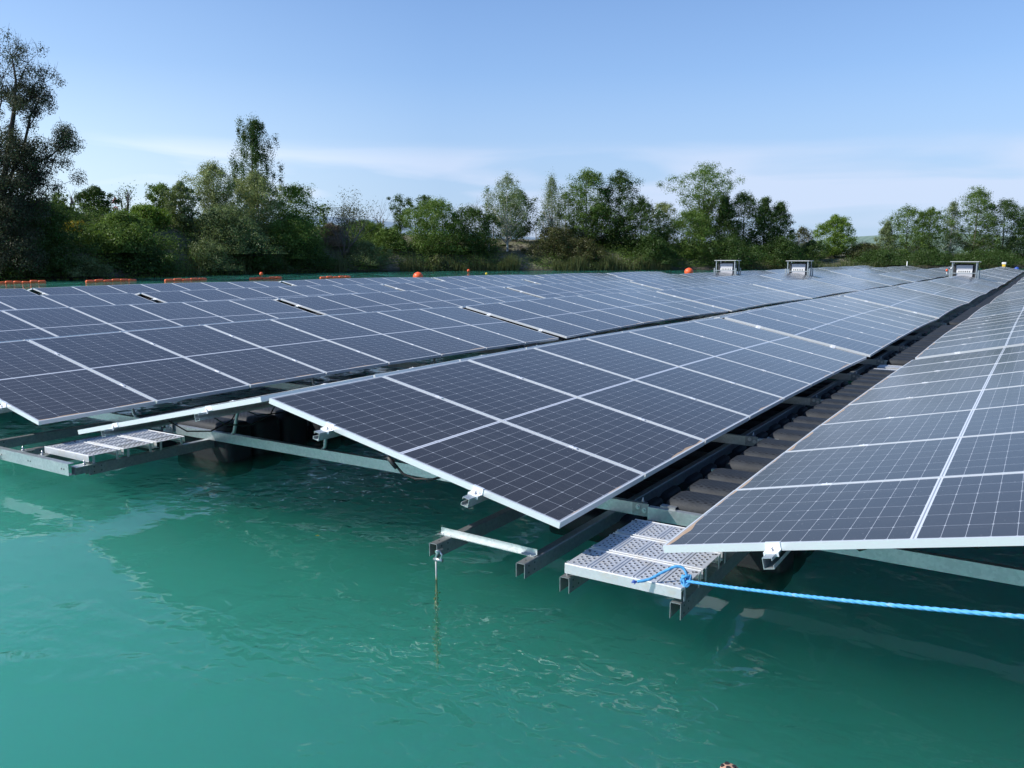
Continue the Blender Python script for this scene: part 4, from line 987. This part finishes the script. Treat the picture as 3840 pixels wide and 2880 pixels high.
def boom(pxa, pya, pxb, pyb, nseg, label, r=.115):
    a, b = on_water(pxa, pya), on_water(pxb, pyb); L_ = (b - a).length; root = empty('floating_boom', (a.x, a.y, 0)); tag(root, label, 'boom', 'orange boom floats strung behind the panels'); d = (b - a).normalized(); s = L_ / nseg
    for i in range(nseg):
        p0 = d * (i * s + .02); p1 = d * ((i + 1) * s - .02); dz = .05 + .03 * math.sin(i * 2.3); mb = MB()
        c0, c1 = p0 + Vector((0, 0, dz)), p1 + Vector((0, 0, dz + .02 * math.sin(i))); e = d * .07
        mb.tube([c0, c0 + e * .25, c0 + e, c1 - e, c1 - e * .25, c1], [r * .35, r * .8, r, r, r * .8, r * .35], 'boom_orange', 12); mb.build('float_section', root)
boom(-80, 1066, 172, 1059, 8, 'orange boom float string cut by the left edge')
boom(322, 1059, 510, 1052, 6, 'orange boom float string second from the left edge')
boom(618, 1055, 774, 1049, 5, 'orange boom float string left of the ball buoy')
boom(936, 1048, 1056, 1044, 5, 'orange boom float string just below the ball buoy')
boom(1200, 1045, 1314, 1041, 5, 'thin orange boom float string right of the ball buoy')

# ------------------------------------------------------------------ fences, posts and signs on the bank
def post(px, off, top, name, label, w=.07, mat='concrete', cat='post', group=None):
    g = bank(px, off); H = at(px, interp(SH, px) + off, py=top).z - g.z; root = empty(name, g); tag(root, label, cat, group)
    mb = MB(); mb.box(-w, w, -w, w, -.3, H, mat); mb.build('shaft', root); mb = MB(); mb.box(-w * 1.1, w * 1.1, -w * 1.1, w * 1.1, H, H + .05, mat); mb.build('cap', root)
post(189, 17, 746, 'fence_post', 'dark post on the bank beside the tall poplar', .06)
post(283, 17, 752, 'fence_post', 'thin post below the small bare tree on the bank', .05)
def fence(px0, px1, off, h, label, npost=4, mesh='wire_mesh'):
    root = empty('mesh_fence', bank(px0, off)); tag(root, label, 'fence'); o = root.location
    P = [bank(px0 + (px1 - px0) * i / (npost - 1), off) - o for i in range(npost)]
    for p in P: mb = MB(); mb.box(p.x - .05, p.x + .05, p.y - .05, p.y + .05, p.z - .3, p.z + h, 'concrete'); mb.build('post', root)
    mb = MB()
    for a, b in zip(P, P[1:]):
        for i in range(9): z = h * (.04 + .115 * i); mb.cyl(a + Vector((0, 0, z)), b + Vector((0, 0, z)), .012, mesh, 4, cap=False)
        k = 22
        for i in range(1, k): q = a.lerp(b, i / k); mb.cyl(q + Vector((0, 0, .04)), q + Vector((0, 0, h)), .008, mesh, 3, cap=False)
    mb.build('mesh_panel', root)
fence(1440, 1560, 15, 1.9, 'grey mesh fence on the bank left of the deep green tree', 3)
fence(1850, 2010, 15, 1.8, 'mesh fence behind the white-stemmed birch', 4)
fence(2960, 3060, 26, 2.4, 'tall mesh fence in the gap left of the domed tree', 4)
fence(3190, 3330, 26, 2.2, 'mesh fence below the vineyard hill', 4)
px, off = 447, 15; g = bank(px, off); D = interp(SH, px) + off; root = empty('road_signs', g); tag(root, 'red bordered warning triangle above round sign on one pole', 'road sign')
mb = MB(); Htop = at(px, D, py=740).z - g.z; mb.cyl((0, 0, -.3), (0, 0, Htop), .035, 'galvanised', 8); mb.build('pole', root)
zt = at(px, D, py=737).z - g.z; zb = at(px, D, py=762).z - g.z; w = (zt - zb) / .866 / 2; Rz = Matrix.Rotation(YAW, 4, 'Z')
def tri(k, y, mat):
    mb = MB(); c = (zt + 2 * zb) / 3; pr = [(-w * k, c + (zb - c) * k), (w * k, c + (zb - c) * k), (0, c + (zt - c) * k)]; mb.extrude(pr, y - .02, y, mat, 'y', Rz); return mb
tri(1, -.05, 'red_paint').build('sign_border', root); tri(.66, -.073, 'white_paint').build('sign_face', root)
mb = MB(); mb.box(-.022, .022, -.099, -.096, (zt + 2 * zb) / 3 - .12, (zt + 2 * zb) / 3 + .2, 'cabinet_dark', Rz); mb.build('symbol', root)
zc = at(px, D, py=784).z - g.z
for r_, y, m_, nm in ((.27, -.05, 'red_paint', 'round_border'), (.19, -.072, 'white_paint', 'round_face')): mb = MB(); mb.cyl(Rz @ Vector((0, y - .02, zc)), Rz @ Vector((0, y, zc)), r_, m_, 20); mb.build(nm, root)
mb = MB(); mb.box(-.07, .07, -.099, -.093, zc - .1, zc + .1, 'cabinet_dark', Rz); mb.build('symbol', root)
